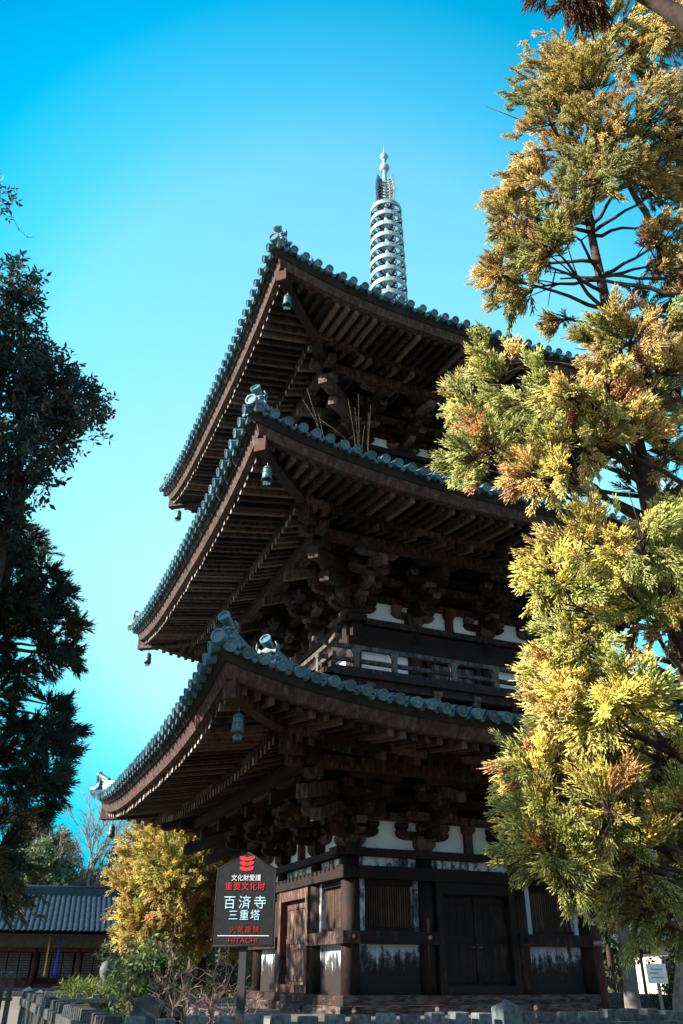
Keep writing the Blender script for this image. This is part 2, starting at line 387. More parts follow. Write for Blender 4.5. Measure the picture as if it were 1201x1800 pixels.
def pagoda_storey(i):
    s = ST[i]; w, E, ze, rise, zb, pp = s['w'], s['E'], s['ze'], s['rise'], s['zb'], s['post']
    rz = lambda u: rise*min(abs(u/E), 1.02)**3
    VT = E-.30; VK = E-1.42
    zf = lambda u, v: ze-.36+rz(u)+(VT-v)*.158            # top of the flying rafters
    zl = lambda u, v: ze-.36+rz(u)+(VT-VK)*.158-.20+(VK-v)*.30    # top of the lower rafters
    vd = w+1.10
    Hd = zl(0, vd)-.115-.20 - zb                          # foot of the eave purlin above zb
    ks = Hd/1.0
    # ---- roof: tile skin
    nU = int(round(2*E/SP)); sp = 2*E/nU
    pts = 10; us = np.array([(-E + sp*(c + k/pts)) for c in range(nU) for k in range(pts)] + [E])
    def prof(u):
        x = ((u+E)/sp) % 1.0; d = abs(x-.5)/.33
        return .088*math.sqrt(max(0, 1-d*d)) if d < 1 else -.022*math.sin(math.pi*min(1, (abs(x-.5)-.33)/.17))
    vin, ztop = s['vin'], s['ztop']
    def zroof(u, v):
        f = (E-v)/(E-vin); lin = ztop-(ze-.03)
        return ze-.03 + lin*(f*.78 + .22*f*f) + rise*min(abs(u/E), 1)**3*(1-f*.8 if f < 1 else .2)
    V = []; Q = []; tint = []
    nv = 9
    for fr in FACES:
        b0 = len(V)
        for u in us:
            va = max(abs(u), vin)
            tcol = .25 + .5*((math.sin(u*37.7*1.3)+1)/2)
            for k in range(nv+1):
                v = va + (E-va)*k/nv
                V.append(fr(u, v, zroof(u, v)+prof(u))); tint.append(tcol)
        for a in range(len(us)-1):
            for k in range(nv):
                q0 = b0+a*(nv+1)+k; Q.append((q0, q0+1, q0+nv+2, q0+nv+1))
    roof = np_mesh('roof', np.array(V), np.array(Q), M_TILE, np.array(tint), PAG)
    roof.data.polygons.foreach_set('use_smooth', [True]*len(Q))
    # round eave-end tiles and hollow pans between them
    mb = MB()
    for fr in FACES:
        for c in range(nU):
            u = -E + sp*(c+.5); z = zroof(u, E); sl_ = .30
            u += random.uniform(-.014, .014); z += random.uniform(-.012, .010)
            ax = fr.d*1.0 + fr.t*random.uniform(-.06, .06) + Vector((0, 0, -.28+random.uniform(-.05, .05))); mb.tint = random.choice((random.uniform(0, 1), random.uniform(-.9, .3), random.uniform(.6, 1.6)))
            mb.lathe(fr(u, E-.10, z+.03), [(.074, 0), (.074, .175), (.080, .18), (.080, .20), (.064, .20), (.060, .186), (.032, .186), (.028, .193), (0.001, .195)], 12, 0, ax, True, False)
            if c < nU-1:
                n = 5; top = []; bot = []; r0 = sp*.36
                for k in range(n+1):
                    a = -1+2*k/n; uu = u+sp/2+a*r0*.62; dz = -.065*(1-a*a)
                    top.append((uu, z+.02+dz)); bot.append((uu, z-.05+dz*.9))
                zz = [(fr(a, E+.004, b)) for a, b in top]; z2 = [fr(a, E+.004, b) for a, b in bot]
                mb.rt(0, 1)
                mb.extr(zz+z2[::-1], [p - fr.d*.05 for p in zz+z2[::-1]])
    mb.build('eave_end_tile_row', M_TILE, roof)
    # eave boards swept along the edge, mitred at the corners
    def sweep(mb, sect, zfn, nseg=28, m=0, jit=True):
        for fr in FACES:
            for k in range(nseg):
                if jit: mb.rt()
                t0 = -1+2*k/nseg; t1 = -1+2*(k+1)/nseg
                A = [fr(t0*v, v, z+rz(t0*v)) for v, z in sect]; B = [fr(t1*v, v, z+rz(t1*v)) for v, z in sect]
                n = len(sect); a = [mb.vert(p) for p in A]; b = [mb.vert(p) for p in B]
                for q in range(n): mb.face((a[q], a[(q+1) % n], b[(q+1) % n], b[q]), m)
    mb = MB(); sweep(mb, [(E-.05, ze-.02), (E-.05, ze-.10), (E-.12, ze-.19), (E-.4, ze-.19), (E-.4, ze-.02)], None)
    mb.build('under_tile_board', M_UNDER, roof)
    mb = MB(); mb.tint = .5; sweep(mb, [(E-.15, ze-.192), (E-.22, ze-.375), (E-.36, ze-.362), (E-.36, ze-.192)], None, 24, 0, False); mb.build('eave_board', M_EAVE, roof)
    mb = MB(); zk = ze-.36+(VT-VK)*.158-.125
    sweep(mb, [(VK+.11, zk+.03), (VK+.11, zk-.095), (VK-.02, zk-.095), (VK-.02, zk+.03)], None, 14); mb.build('rafter_batten', M_WOOD, roof)
    # sheathing over the rafters
    V = []; Q = []
    for fr in FACES:
        for (va, vb, fn, off) in ((VK+.05, E-.2, zf, .004), (w-.1, VK+.08, zl, .004)):
            b0 = len(V); ns = 24; nn = 5
            for a in range(ns+1):
                for k in range(nn+1):
                    v = va+(vb-va)*k/nn; u = (-1+2*a/ns)*v; V.append(fr(u, v, fn(u, v)+off))
            for a in range(ns):
                for k in range(nn): q0 = b0+a*(nn+1)+k; Q.append((q0, q0+1, q0+nn+2, q0+nn+1))
    np_mesh('sheathing', np.array(V), np.array(Q), M_DARK, np.full(len(V), .4), roof)
    # rafters
    RS = .195; nr = int(2*(E-.35)/RS); r0 = -(nr-1)/2*RS
    for fi, fr in enumerate(FACES):
        mb = MB()
        for c in range(nr):
            u = r0+c*RS + random.uniform(-.012, .012); mb.rt()
            va = max(VK-.03, abs(u)+.04)
            if va < VT-.06:
                vt = VT+random.uniform(-.02, .01)
                bar(mb, fr, u, .082, (va, zf(u, va)), (vt, zf(u, vt)), .115, 0, 1)
            mb.rt()
            va = max(w-.06, abs(u)+.06)
            if va < VK+.02: bar(mb, fr, u, .088, (va, zl(u, va)), (VK+.08, zl(u, VK+.08)), .12, 0, 1)
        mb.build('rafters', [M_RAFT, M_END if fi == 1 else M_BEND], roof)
    # hip rafters
    r2 = math.sqrt(2)
    for fr in DIAG:
        mb = MB(); mb.rt(.3, .7); va, vb = VK-.3, E-.26
        bar(mb, fr, 0, .19, (va*r2, zf(va, va)+.005), ((VK+.5)*r2, zf(VK+.5, VK+.5)+.005), .24, 0, 1)
        bar(mb, fr, 0, .19, ((VK+.5)*r2, zf(VK+.5, VK+.5)+.005), (vb*r2, zf(vb, vb)+.005), .24, 0, 2)
        mb.box(fr, -.10, .10, vb*r2-.02, vb*r2+.025, zf(vb, vb)-.25, zf(vb, vb)+.012, 2)
        va, vb = w-.1, VK-.05
        bar(mb, fr, 0, .22, (va*r2, zl(va, va)), (vb*r2, zl(vb, vb)-.02), .30, 0, 1)
        mb.build('hip_rafter', [M_WOOD, M_BEND, M_RED], roof)
    # hip ridges of stacked tiles, each with two demon-face end tiles
    oni = []
    for fr in DIAG:
        ridge = MB(); ridge.tint = .6
        for (v1, v0, wd, ht) in ((E-.16, vin, .20, .16), (E-1.02, vin, .24, .36)):
            prev = None; n = 14
            for k in range(n+1):
                v = v1+(v0-v1)*k/n; z = zroof(v, v)
                rise_tip = .09*max(0, 1-k/3.0)
                ring = []
                for (a, hh) in ((-wd/2, -.12), (-wd/2, ht*.45), (-wd/2*.86, ht*.45), (-wd/2*.86, ht*.72), (-wd/2*.95, ht*.72), (-wd/2*.95, ht*.84), (-.075, ht*.84), (-.06, ht+.05), (0, ht+.08),
                                (.06, ht+.05), (.075, ht*.84), (wd/2*.95, ht*.84), (wd/2*.95, ht*.72), (wd/2*.86, ht*.72), (wd/2*.86, ht*.45), (wd/2, ht*.45), (wd/2, -.12)):
                    ring.append(fr(a, v*r2, z+hh+rise_tip))
                idx = [ridge.vert(p) for p in ring]
                if prev:
                    for q in range(len(idx)-1): ridge.face((prev[q], prev[q+1], idx[q+1], idx[q]))
                else: ridge.face(idx)
                prev = idx
            oni.append((fr, v1*r2, zroof(v1, v1)+.09, ht))
        ridge.build('hip_ridge', M_TILE, roof)
    for fr, vv, z, ht in oni:
        mb = MB(); mb.tint = .6; g = fr.at(0, vv, z-.04); H = ht*.75+.14; wd = .165
        pl = [(-wd, -.10), (-wd*1.05, H*.30), (-wd*.8, H*.62), (-wd*.95, H*.98), (-wd*.55, H*.86), (0, H*.98), (wd*.55, H*.86), (wd*.95, H*.98), (wd*.8, H*.62), (wd*1.05, H*.30), (wd, -.10), (0, -.04)]
        mb.extr([g(a, 0, b) for a, b in pl], [g(a, .09, b) for a, b in pl])
        for sx in (-1, 1):
            mb.ball(g(sx*.075, .10, H*.58), .042, 8); mb.ball(g(sx*.10, .09, H*.26), .055, 8)       # eyes, cheeks
            mb.tube([g(sx*.02, .12, H*.70), g(sx*.09, .13, H*.74), g(sx*.15, .10, H*.70)], [.018, .022, .010], 6)   # brows
            mb.tube([g(sx*.12, .05, H*.80), g(sx*.17, .08, H*.98), g(sx*.15, .12, H*1.12)], [.035, .024, .006], 6)  # horns
            mb.tube([g(sx*.16, .03, H*.05), g(sx*.22, .03, -.06), g(sx*.27, .02, -.02)], [.05, .05, .02], 7)          # foot scrolls
        mb.ball(g(0, .12, H*.44), .045, 8); mb.tube([g(-.09, .11, H*.24), g(0, .13, H*.20), g(.09, .11, H*.24)], .022, 6)
        ax = (fr.d + Vector((0, 0, .50))).normalized()
        c0 = Vector(g(0, -.14, H*.86))
        mb.lathe(c0, [(.070, 0), (.074, .28), (.088, .29), (.088, .34), (.066, .34), (.060, .32), (.03, .32), (0.001, .325)], 14, 0, ax, True, False)
        mb.build('demon_face_tile', M_TILE, roof)
    # corner round tile under the first demon tile
    for fr in DIAG:
        mb = MB(); mb.tint = .9
        mb.lathe(fr(0, (E-.16)*r2, zroof(E, E)+.06), [(.10, 0), (.10, .28), (.075, .28), (.07, .26), (0.001, .262)], 14, 0, fr.d+Vector((0, 0, .05)), True, False)
        mb.build('corner_round_tile', M_TILE, roof)
    # ---- eave purlin, wall beams and brackets
    mb = MB()
    for fr in FACES:
        mb.rt(.3, .7)
        mb.box(fr, -vd-.35, vd+.35, vd-.08, vd+.08, zb+Hd, zb+Hd+.19)
        for (v, z) in ((w-.15, zb+.49*ks), (w-.15, zb+.76*ks), (w+.21, zb+.74*ks), (w-.15, zb+1.0*ks), (w+.21, zb+.99*ks)):
            mb.rt(); mb.box(fr, -v-.06+.003*z, v+.06-.003*z, v-.058, v+.058, z+.002, z+.14*ks)
    mb.build('purlins', M_WOOD, PAG)
    mb = MB()
    for fr in FACES:   # slatted soffit between wall and purlin
        for k in range(int(2*(w+.6)/.14)):
            u = -(w+.55)+k*.14; mb.rt()
            bar(mb, fr, u, .05, (w+.2, zb+1.16*ks+.12), (vd-.06, zb+1.0*ks+.16), .05)
        a = [mb.vert(fr(x, v, z)) for x, v, z in ((-w-.4, w-.2, zb+1.2*ks+.18), (w+.4, w-.2, zb+1.2*ks+.18), (vd, vd, zb+1.0*ks+.175), (-vd, vd, zb+1.0*ks+.175))]
        mb.face(a)
    mb.build('soffit', M_DARK, PAG)
    for fi, fr in enumerate(FACES):
        for u in (-pp, pp):
            mb = MB(); bracket(mb, fr.at(u, w-.15), zb, ks, 0, False, (1, .92, .80)[i]); mb.build('bracket', [M_WOOD, M_BEND], PAG)
    for k in range(4):
        mb = MB(); A, B, D = FACES[k], FACES[(k+1) % 4], DIAG[k]
        mb.rt(.2, .8); c = w-.15
        mb.frus(A, -c, c, zb+.012, zb+.10*ks, .13, .13, .2, .2); mb.box(A, -c-.2, -c+.2, c-.2, c+.2, zb+.10*ks, zb+.2*ks)
        bracket(mb, A.at(-c, c), zb, ks, 0, True, (1, .92, .80)[i]); bracket(mb, B.at(c, c, .003), zb, ks, 0, True, (1, .92, .80)[i])
        g = D.at(0, c*r2)
        for (z, v) in ((zb+.14*ks, .51), (zb+.43*ks, 1.02)):
            mb.rt(); boat_v(mb, g, 0, z+.008, -.1, v+.2, .15, .155*ks); masu(mb, g, 0, v, z+.165*ks, .25, .14*ks)
        mb.rt(.4, .9); bar(mb, g, 0, .19, (-.1, zb+1.18*ks), (1.95, zb+.70*ks), .21, 0, 1)
        bar(mb, g, 0, .18, (-.1, zb+.92*ks), (1.45, zb+.42*ks), .18, 0, 1)
        masu(mb, g, 0, 1.56, zb+.83*ks, .26, .17*ks)
        mb.build('corner_bracket', [M_WOOD, M_BEND], PAG)
    # struts in the middle bay and white plaster between the brackets
    for fi, fr in enumerate(FACES):
        mb = MB(); mb.rt(.3, .8); mb.box(fr, -.07, .07, w-.20, w-.085, zb+.012, zb+.345*ks); masu(mb, fr, 0, w-.15, zb+.347*ks, .22, .135*ks); mb.build('strut', M_RED, PAG)
        for a, b_ in ((-w+.16, -pp), (-pp, -.07), (.07, pp), (pp, w-.16)):
            mb = MB(); mb.box(fr, a, b_, w-.24, w-.19, zb-.01, zb+.50*ks); mb.build('plaster_panel', M_PLAST, PAG)
    # ---- body: dark core, posts, beams
    mb = MB(); f0 = s['floor']; mb.box(ID, -w+.3, w-.3, -w+.3, w-.3, f0-.3, zb+1.9); mb.build('core', M_BLACK, PAG)  # inner box added to block light through the body
    for fr in FACES:
        for u in (-w+.15, -pp, pp):
            mb = MB(); mb.rt(.2, .8)
            mb.lathe(fr(u, w-.15, f0), [(.15, 0), (.15, zb-f0-.1)], 14); mb.build('post', M_DARK, PAG)
    mb = MB()
    for j, fr in enumerate(FACES):
        e = .004*(j % 2)
        mb.rt(.3, .8); mb.box(fr, -w-.16+e, w+.16-e, w-.3, w+.02+e, zb-.11, zb+.01-e)          # head beam
        if i == 0:
            mb.rt(.1, .5); mb.box(fr, -w-.06+e, w+.06-e, w-.26, w+.045+e, zb-.45+e, zb-.26-e)    # lintel
        else:
            mb.rt(.2, .6); mb.box(fr, -w-.06+e, w+.06-e, w-.26, w+.04+e, zb-.60+e, zb-.40-e)
            mb.rt(.1, .5); mb.box(fr, -w-.04+e, w+.04-e, w-.26, w-.06+e, zb-.38, zb-.13)
    mb.build('wall_beams', M_DARK, PAG)
    return dict(zf=zf, zl=zl, zroof=zroof, rz=rz)

INFO = [pagoda_storey(i) for i in range(3)]

# ---- first storey joinery
def first_storey():
    w = 2.4; zb = 3.13
    for j, fr in enumerate(FACES):
        e = .004*(j % 2)
        mb = MB(); mb.rt(.3, .8); mb.box(fr, -w-.14+e, w+.14-e, w-.3, w+.13+e, .79, .92-e); mb.rt(.3, .8)
        mb.box(fr, -w-.06+e, w+.06-e, w-.3, w+.06+e, .92, 1.05-e)
        for u in (-w+.1, -.9, .9, w-.1): mb.lathe(fr(u, w+.125, .86), [(.055, 0), (.055, .015), (.03, .022), (.022, .045), (0.001, .05)], 10, 0, fr.d)
        mb.build('ground_sill', M_SILL, PAG)
        for a, b_ in ((-w-.06+e, -.9+.12), (.9-.12, w+.06-e)):
            mb = MB(); mb.rt(.2, .8); mb.box(fr, a, b_, w-.24, w+.05+e, 1.745, 1.925)
            for u in ((a+.2, b_-.14) if a < 0 else (a+.14, b_-.2)): mb.lathe(fr(u, w+.048, 1.835), [(.05, 0), (.05, .012), (.028, .02), (.02, .04), (0.001, .045)], 10, 0, fr.d)
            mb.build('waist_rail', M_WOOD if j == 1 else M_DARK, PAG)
        for a, b_ in ((-w+.28, -.9-.14), (-.9+.14, .9-.14), (.9+.14, w-.28)):
            mb = MB(); mb.box(fr, a, b_, w-.2, w-.135, 2.875, 3.025); mb.build('plaster_strip', M_STRIP, PAG)
        for sgn in (-1, 1):
            a, b_ = sorted((sgn*(w-.30), sgn*1.05))
            mb = MB(); mb.box(fr, a-.02, b_+.02, w-.2, w-.13, 1.045, 1.75); mb.build('lower_plaster_panel', M_PEEL, PAG)
            # lattice window
            wi = MB(); wi.tint = .3
            wi.box(fr, a-.02, b_+.02, w-.30, w-.27, 1.92, 2.69)
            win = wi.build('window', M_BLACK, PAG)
            fm = MB()
            fm.tint = .8
            fm.box(fr, a, a+.085, w-.24, w-.10, 1.925, 2.68, 1); fm.box(fr, b_-.085, b_, w-.24, w-.10, 1.925, 2.68, 1)
            fm.tint = .3
            fm.box(fr, a+.09, b_-.09, w-.24, w-.11, 2.60, 2.68); fm.box(fr, a+.09, b_-.09, w-.24, w-.11, 1.925, 1.985)
            fm.build('window_frame', [M_DARK, M_JAMB], win)
            lt = MB(); nb = 20
            for k in range(nb):
                u = a+.10+(b_-a-.20)*(k+.5)/nb; lt.rt(.2, .8)
                lt.frus(fr, u, w-.20, 1.986, 2.599, .014, .02, .014, .02)
            lt.build('lattice', M_LATT, win)
        # double-leaf door in a frame
        fm = MB(); fm.rt(.3, .7)
        for x0, x1 in ((-.76, -.64), (.64, .76)): fm.box(fr, x0, x1, w-.24, w+.01, 1.05, 2.69)
        fm.box(fr, -.64, .64, w-.24, w, 2.50, 2.685); fm.box(fr, -.64, .64, w-.24, w+.02, 1.05, 1.17)
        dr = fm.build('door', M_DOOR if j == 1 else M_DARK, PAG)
        for x0, x1 in ((-.635, -.006), (.006, .635)):
            lf = MB(); n = 4
            for k in range(n):
                lf.rt(.1, .9); lf.box(fr, x0+(x1-x0)*k/n+.003, x0+(x1-x0)*(k+1)/n-.003, w-.19, w-.13+random.uniform(-.004, .004), 1.172, 2.498)
            lf.rt(.3, .7)
            for zz in (1.22, 1.8, 2.36): lf.box(fr, x0+.02, x1-.02, w-.132, w-.112, zz, zz+.09)
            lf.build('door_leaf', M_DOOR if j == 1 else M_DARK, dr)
        hd = MB(); hd.tint = .5
        for sx in (-1, 1): hd.torus(fr(sx*.06, w-.10, 1.72), .035, .008, 14, 5)
        hd.build('door_ring', M_METAL, dr)
M_SILL = wood('sill_timber', (.008, .005, .004), (.022, .012, .010), (.05, .017, .012), (.10, .08, .07), .3, .75, (.35, .35, 1.6))
M_JAMB = plaster('worn_painted_jamb', .06, .10, 1.9, 2.7, (.40, .47, .51), (.60, .65, .67))
M_LATT = wood('lattice_bars', (0.0300, 0.0165, 0.0105), (0.0562, 0.0315, 0.0195), (0.0750, 0.0375, 0.0225), (0.0900, 0.0675, 0.0525), .2)
first_storey()

# ---- upper storeys: walls and balconies
def upper_storey(i):
    s = ST[i]; w, zb, pp = s['w'], s['zb'], s['post']; f = zb-1.34       # f: balcony floor
    vb = w+.70
    for j, fr in enumerate(FACES):
        e = .004*(j % 2)
        for a, b_ in ((-w+.2, -pp), (pp, w-.2)):
            mb = MB(); mb.box(fr, a, b_, w-.2, w-.14, f+.02, zb-.59); mb.build('plaster_panel', M_PLAST, PAG)
        dr = MB(); dr.rt(.3, .7)
        for x0, x1 in ((-.60, -.50), (.50, .60)): dr.box(fr, x0, x1, w-.24, w-.04, f, zb-.595)
        dr.box(fr, -.50, .50, w-.24, w-.045, zb-.665, zb-.597)
        d = dr.build('door', M_DARK, PAG)
        for x0, x1 in ((-pp+.1, -.60), (.60, pp-.1)):
            q = MB(); q.tint = .4; q.box(fr, x0, x1, w-.2, w-.13, f+.02, zb-.59); q.build('side_board', M_DARK, d)
        for x0, x1 in ((-.495, -.004), (.004, .495)):
            lf = MB(); n = 5
            for k in range(n):
                lf.rt(.2, 1); lf.box(fr, x0+(x1-x0)*k/n+.002, x0+(x1-x0)*(k+1)/n-.002, w-.19, w-.12, f+.01, zb-.668)
            lf.build('door_leaf', M_VIOLET, d)
        # balcony: floor, fascia beams, small brackets below
        mb = MB(); mb.rt(.3, .7)
        mb.box(fr, -vb-.12+e, vb+.12-e, vb-.16, vb+.08+e, f-.10, f-.012-e)
        mb.rt(.3, .7); mb.box(fr, -vb+.02+e, vb-.02-e, vb-.14, vb-.01+e, f-.24, f-.104)
        a = [mb.vert(fr(*p)) for p in ((-vb, vb, f-.02), (vb, vb, f-.02), (w-.2, w-.2, f-.02), (-w+.2, w-.2, f-.02))]; mb.face(a)
        mb.build('balcony_floor', M_WOOD, PAG)
        mb = MB(); mb.rt(); mb.box(fr, -w-.25, w+.25, w+.12, w+.22, f-.62, f-.50); mb.box(fr, -w-.3, w+.3, w+.14, w+.24, f-.40, f-.30)
        for u in (-w+.1, -pp, 0, pp, w-.1):
            mb.rt(.3, 1); boat_v(mb, fr, u, f-.40, w-.2, vb-.02, .13, .15); masu(mb, fr, u, w+.19, f-.54, .22, .14)
            masu(mb, fr, u, vb-.08, f-.25, .18, .10)
        for u in np.arange(-w, w, .62):
            mb.rt(.2, 1); mb.box(fr, u+.05, u+.5, w+.10, w+.16, f-.5, f-.41, 1)
        mb.box(fr, -w-.2, w+.2, w-.3, w+.11, f-.9, f-.12)
        mb.build('balcony_brackets', [M_WOOD, M_RED], PAG)
        # railing with crossing ends
        rl = MB(); vr = vb-.03
        for (z, h, ext, m, t_) in ((f+.42, .075, .32, 0, .8), (f+.18, .07, .22, 0, .7), (f, .09, .16, 0, .5)):
            rl.tint = t_; L = vr+ext; dz = .003*(j % 2)
            pts = [(-L, .05), (-vr, 0), (vr, 0), (L, .05)]
            for (u0, a0), (u1, a1) in zip(pts, pts[1:]):
                if z < f+.4: a0 = a1 = 0
                rl.hexa([fr(u0, vr-.035, z+a0+dz), fr(u1, vr-.035, z+a1+dz), fr(u1, vr+.035, z+a1+dz), fr(u0, vr+.035, z+a0+dz),
                         fr(u0, vr-.035, z+h+a0+dz), fr(u1, vr-.035, z+h+a1+dz), fr(u1, vr+.035, z+h+a1+dz), fr(u0, vr+.035, z+h+a0+dz)])
        for u in (-vr+.5, -vr+1.25, -pp*.55, pp*.55, vr-1.25, vr-.5):
            rl.tint = .9; rl.box(fr, u-.05, u+.05, vr-.04, vr+.04, f+.09, f+.419)
            rl.frus(fr, u, vr, f+.34, f+.418, .05, .045, .09, .05)
        rl.build('balcony_railing', M_RAIL, PAG)
M_VIOLET = wood('faded_violet_boards', (0.0375, 0.0240, 0.0300), (0.0750, 0.0488, 0.0562), (0.0900, 0.0450, 0.0488), (0.1350, 0.1125, 0.1200), .3)
M_RAIL = wood('rail_wood', (0.0074, 0.0050, 0.0043), (0.0174, 0.0105, 0.0093), (0.0310, 0.0124, 0.0099), (0.0806, 0.0744, 0.0713), .35)
upper_storey(1); upper_storey(2)

# ---- platform
mb = MB(); mb.tint = .5; P = 3.7
mb.box(ID, -P, P, -P, P, .67, .79); mb.tint = .35; mb.box(ID, -P+.12, P-.12, -P+.12, P-.12, .58, .67)
plat = mb.build('platform', M_DECK, PAG)
mb = MB()
for fr in FACES:
    n = 11
    for k in range(n):
        for z0, z1 in ((-.3, .12), (.125, .575)):
            mb.rt(); u0 = -P+.3+(2*P-.6)*k/n; mb.box(fr, u0+.006, u0+(2*P-.6)/n-.006, P-.7, P-.36+random.uniform(-.01, .01), z0, z1)
mb.build('platform_masonry', M_STONE_D, plat)
for fr in FACES:
    for k in range(6):
        mb = MB(); mb.rt(.4, .8); u = -P+.14+(2*P-.28)*k/6; mb.box(fr, u-.07, u+.07, P-.22, P-.08, -.3, .58); mb.build('platform_leg', M_RED, plat)

# ---- spire
sp_ = MB(); sp_.tint = .6
sp_.box(ID, -.62, .62, -.62, .62, 16.2, 16.9); sp_.box(ID, -.70, .70, -.70, .70, 16.9, 17.0)
sp_.lathe((0, 0, 17.0), [(.52, 0), (.50, .12), (.40, .26), (.22, .36), (.16, .40)], 24)
sp_.lathe((0, 0, 17.38), [(.16, 0), (.34, .10), (.46, .22), (.40, .20), (.14, .12)], 24)
sp_.lathe((0, 0, 17.3), [(.11, 0), (.10, 3.0), (.085, 4.8), (.06, 7.2), (.05, 7.3)], 14)
SPIRE = sp_.build('spire', M_BRONZE, PAG)
for k in range(9):
    z = 18.06+.475*k; Rr = .55-.0085*k; r = MB(); r.tint = random.uniform(.4, .9)
    n = 36; rs = []
    for i in range(n):
        a = 2*math.pi*i/n; d = Vector((math.cos(a), math.sin(a), 0)); c = Vector((0, 0, z))
        rs.append([c+d*Rr+Vector((0, 0, -.078)), c+d*(Rr+.004)+Vector((0, 0, .078)), c+d*(Rr-.03)+Vector((0, 0, .078)), c+d*(Rr-.035)+Vector((0, 0, -.078))])
    r.rings(rs, 0, closed=True, smooth=False)
    r.lathe((0, 0, z-.10), [(.10, 0), (.15, .02), (.16, .08), (.12, .12), (.15, .16), (.10, .18)], 16)
    for i in range(6):
        a = 2*math.pi*(i+.5)/6; d = Vector((math.cos(a), math.sin(a), 0)); t = Vector((-d.y, d.x, 0)); c = Vector((0, 0, z))
        fr = Fr(c, t, d)
        r.extr([fr(-.03, .13, -.015), fr(.03, .13, -.015), fr(.05, Rr-.02, -.015), (fr(-.05, Rr-.02, -.015))], [fr(-.03, .13, .015), fr(.03, .13, .015), fr(.05, Rr-.02, .015), fr(-.05, Rr-.02, .015)], 1)
        for sgn in (-1, 1): r.tube([fr(sgn*.03, .2, 0), fr(sgn*.11, .28, 0), fr(sgn*.08, .40, 0)], [.022, .02, .01], 5, 1)
    r.build('spire_ring', [M_BRONZE, M_BRONZE_D], SPIRE)
# water flame: four openwork fins with spiked outer edges
for k in range(4):
    a = R(20+90*k); d = Vector((math.cos(a), math.sin(a), 0)); fr = Fr((0, 0, 0), (-d.y, d.x, 0), d); fl = MB(); fl.tint = .5
    z0, z1 = 22.02, 23.35
    for i in range(9):
        z = z0+.08+(z1-z0-.2)*i/8; out = .20+.16*math.sin(math.pi*(.15+.75*i/8))
        fl.tube([fr(0, .07, z), fr(0, out*.45, z-.05), fr(0, out*.75, z+.04), fr(0, out, z)], .018, 4)
        for q in (.35, .6, .85): fl.torus(fr(0, out*q+.02, z+.02), .035, .012, 8, 4)
    edge = [fr(0, .20+.16*math.sin(math.pi*(.15+.75*i/18)), z0+(z1-z0)*i/18) for i in range(19)]
    fl.tube(edge, .02, 4)
    for i in range(0, 19):
        p = edge[i]; fl.tube([p, p+d*.06+Vector((0, 0, .015)), p+d*.115+Vector((0, 0, .04))], [.016, .011, .003], 4)
    fl.build('water_flame', M_BRONZE if k == 3 else M_BRONZE_D, SPIRE)
for z, rr in ((23.98, .165), (24.53, .135)):
    b = MB(); b.tint = .7; b.lathe((0, 0, z-rr), [(.06, 0), (rr*.75, rr*.35), (rr, rr), (rr*.8, rr*1.6), (.05, rr*2.05)], 18)
    if z > 24.2: b.lathe((0, 0, z+rr), [(.07, 0), (.075, .03), (.03, .06), (.012, .2), (.012, .34), (.002, .42)], 8)
    b.build('spire_jewel', M_BRONZE, SPIRE)
# ---- wind bells
def bell_mesh():
    b = MB(); b.tint = .5; n = 24
    prof = [(.028, .17), (.06, .165), (.078, .13), (.085, .04), (.092, -.05), (.105, -.105)]
    rs = [[Vector((r*math.cos(2*math.pi*k/n), r*math.sin(2*math.pi*k/n), h - (.03*abs(math.sin(2*math.pi*k/n*2)) if h < -.1 else 0))) for k in range(n)] for r, h in prof]
    inner = [[Vector((p.x*.9, p.y*.9, p.z)) for p in r] for r in rs[::-1]]
    b.rings(rs+inner, 0, True)
    b.torus((0, 0, .02), .088, .008, 20, 5); b.torus((0, 0, .11), .084, .007, 20, 5)
    return b
def bell(v, z, kx, ky, label):
    t = thing('wind_bell', label, 'wind bell', (kx*v, ky*v, z+.04), 'bronze bells hanging from the eave corners'); t.scale = (.86, .86, .86)
    def bl(name, mbx, m):
        o = mbx.build(name, m); o.parent = t; return o
    bl('bell', bell_mesh(), M_BELL)
    h = MB(); h.tube([(0, 0, .16), (0, 0, .32)], .010, 5); h.torus((0, 0, .185), .02, .007, 10, 4); bl('hanger', h, M_METAL)
    c = MB(); c.tint = .4; c.tube([(0, 0, .0), (0, 0, -.13)], .006, 5)
    pl = [(-.02, -.12), (.02, -.12), (.075, -.17), (.06, -.235), (.02, -.21), (0, -.24), (-.02, -.21), (-.06, -.235), (-.075, -.17)]
    c.extr([(a*.92, -.004+a*-.4, b_) for a, b_ in pl], [(a*.92, .004+a*-.4, b_) for a, b_ in pl]); bl('clapper', c, M_BELL)
for i, (nm) in enumerate(('lowest', 'middle', 'top')):
    s = ST[i]; v = s['E']-.46; z = INFO[i]['zf'](v, v)-.24-.30
    bell(v, z, -1, -1, 'green bronze bell under the near corner of the %s roof' % nm)
    bell(v, z, -1, 1, 'green bronze bell under the far left corner of the %s roof' % nm)

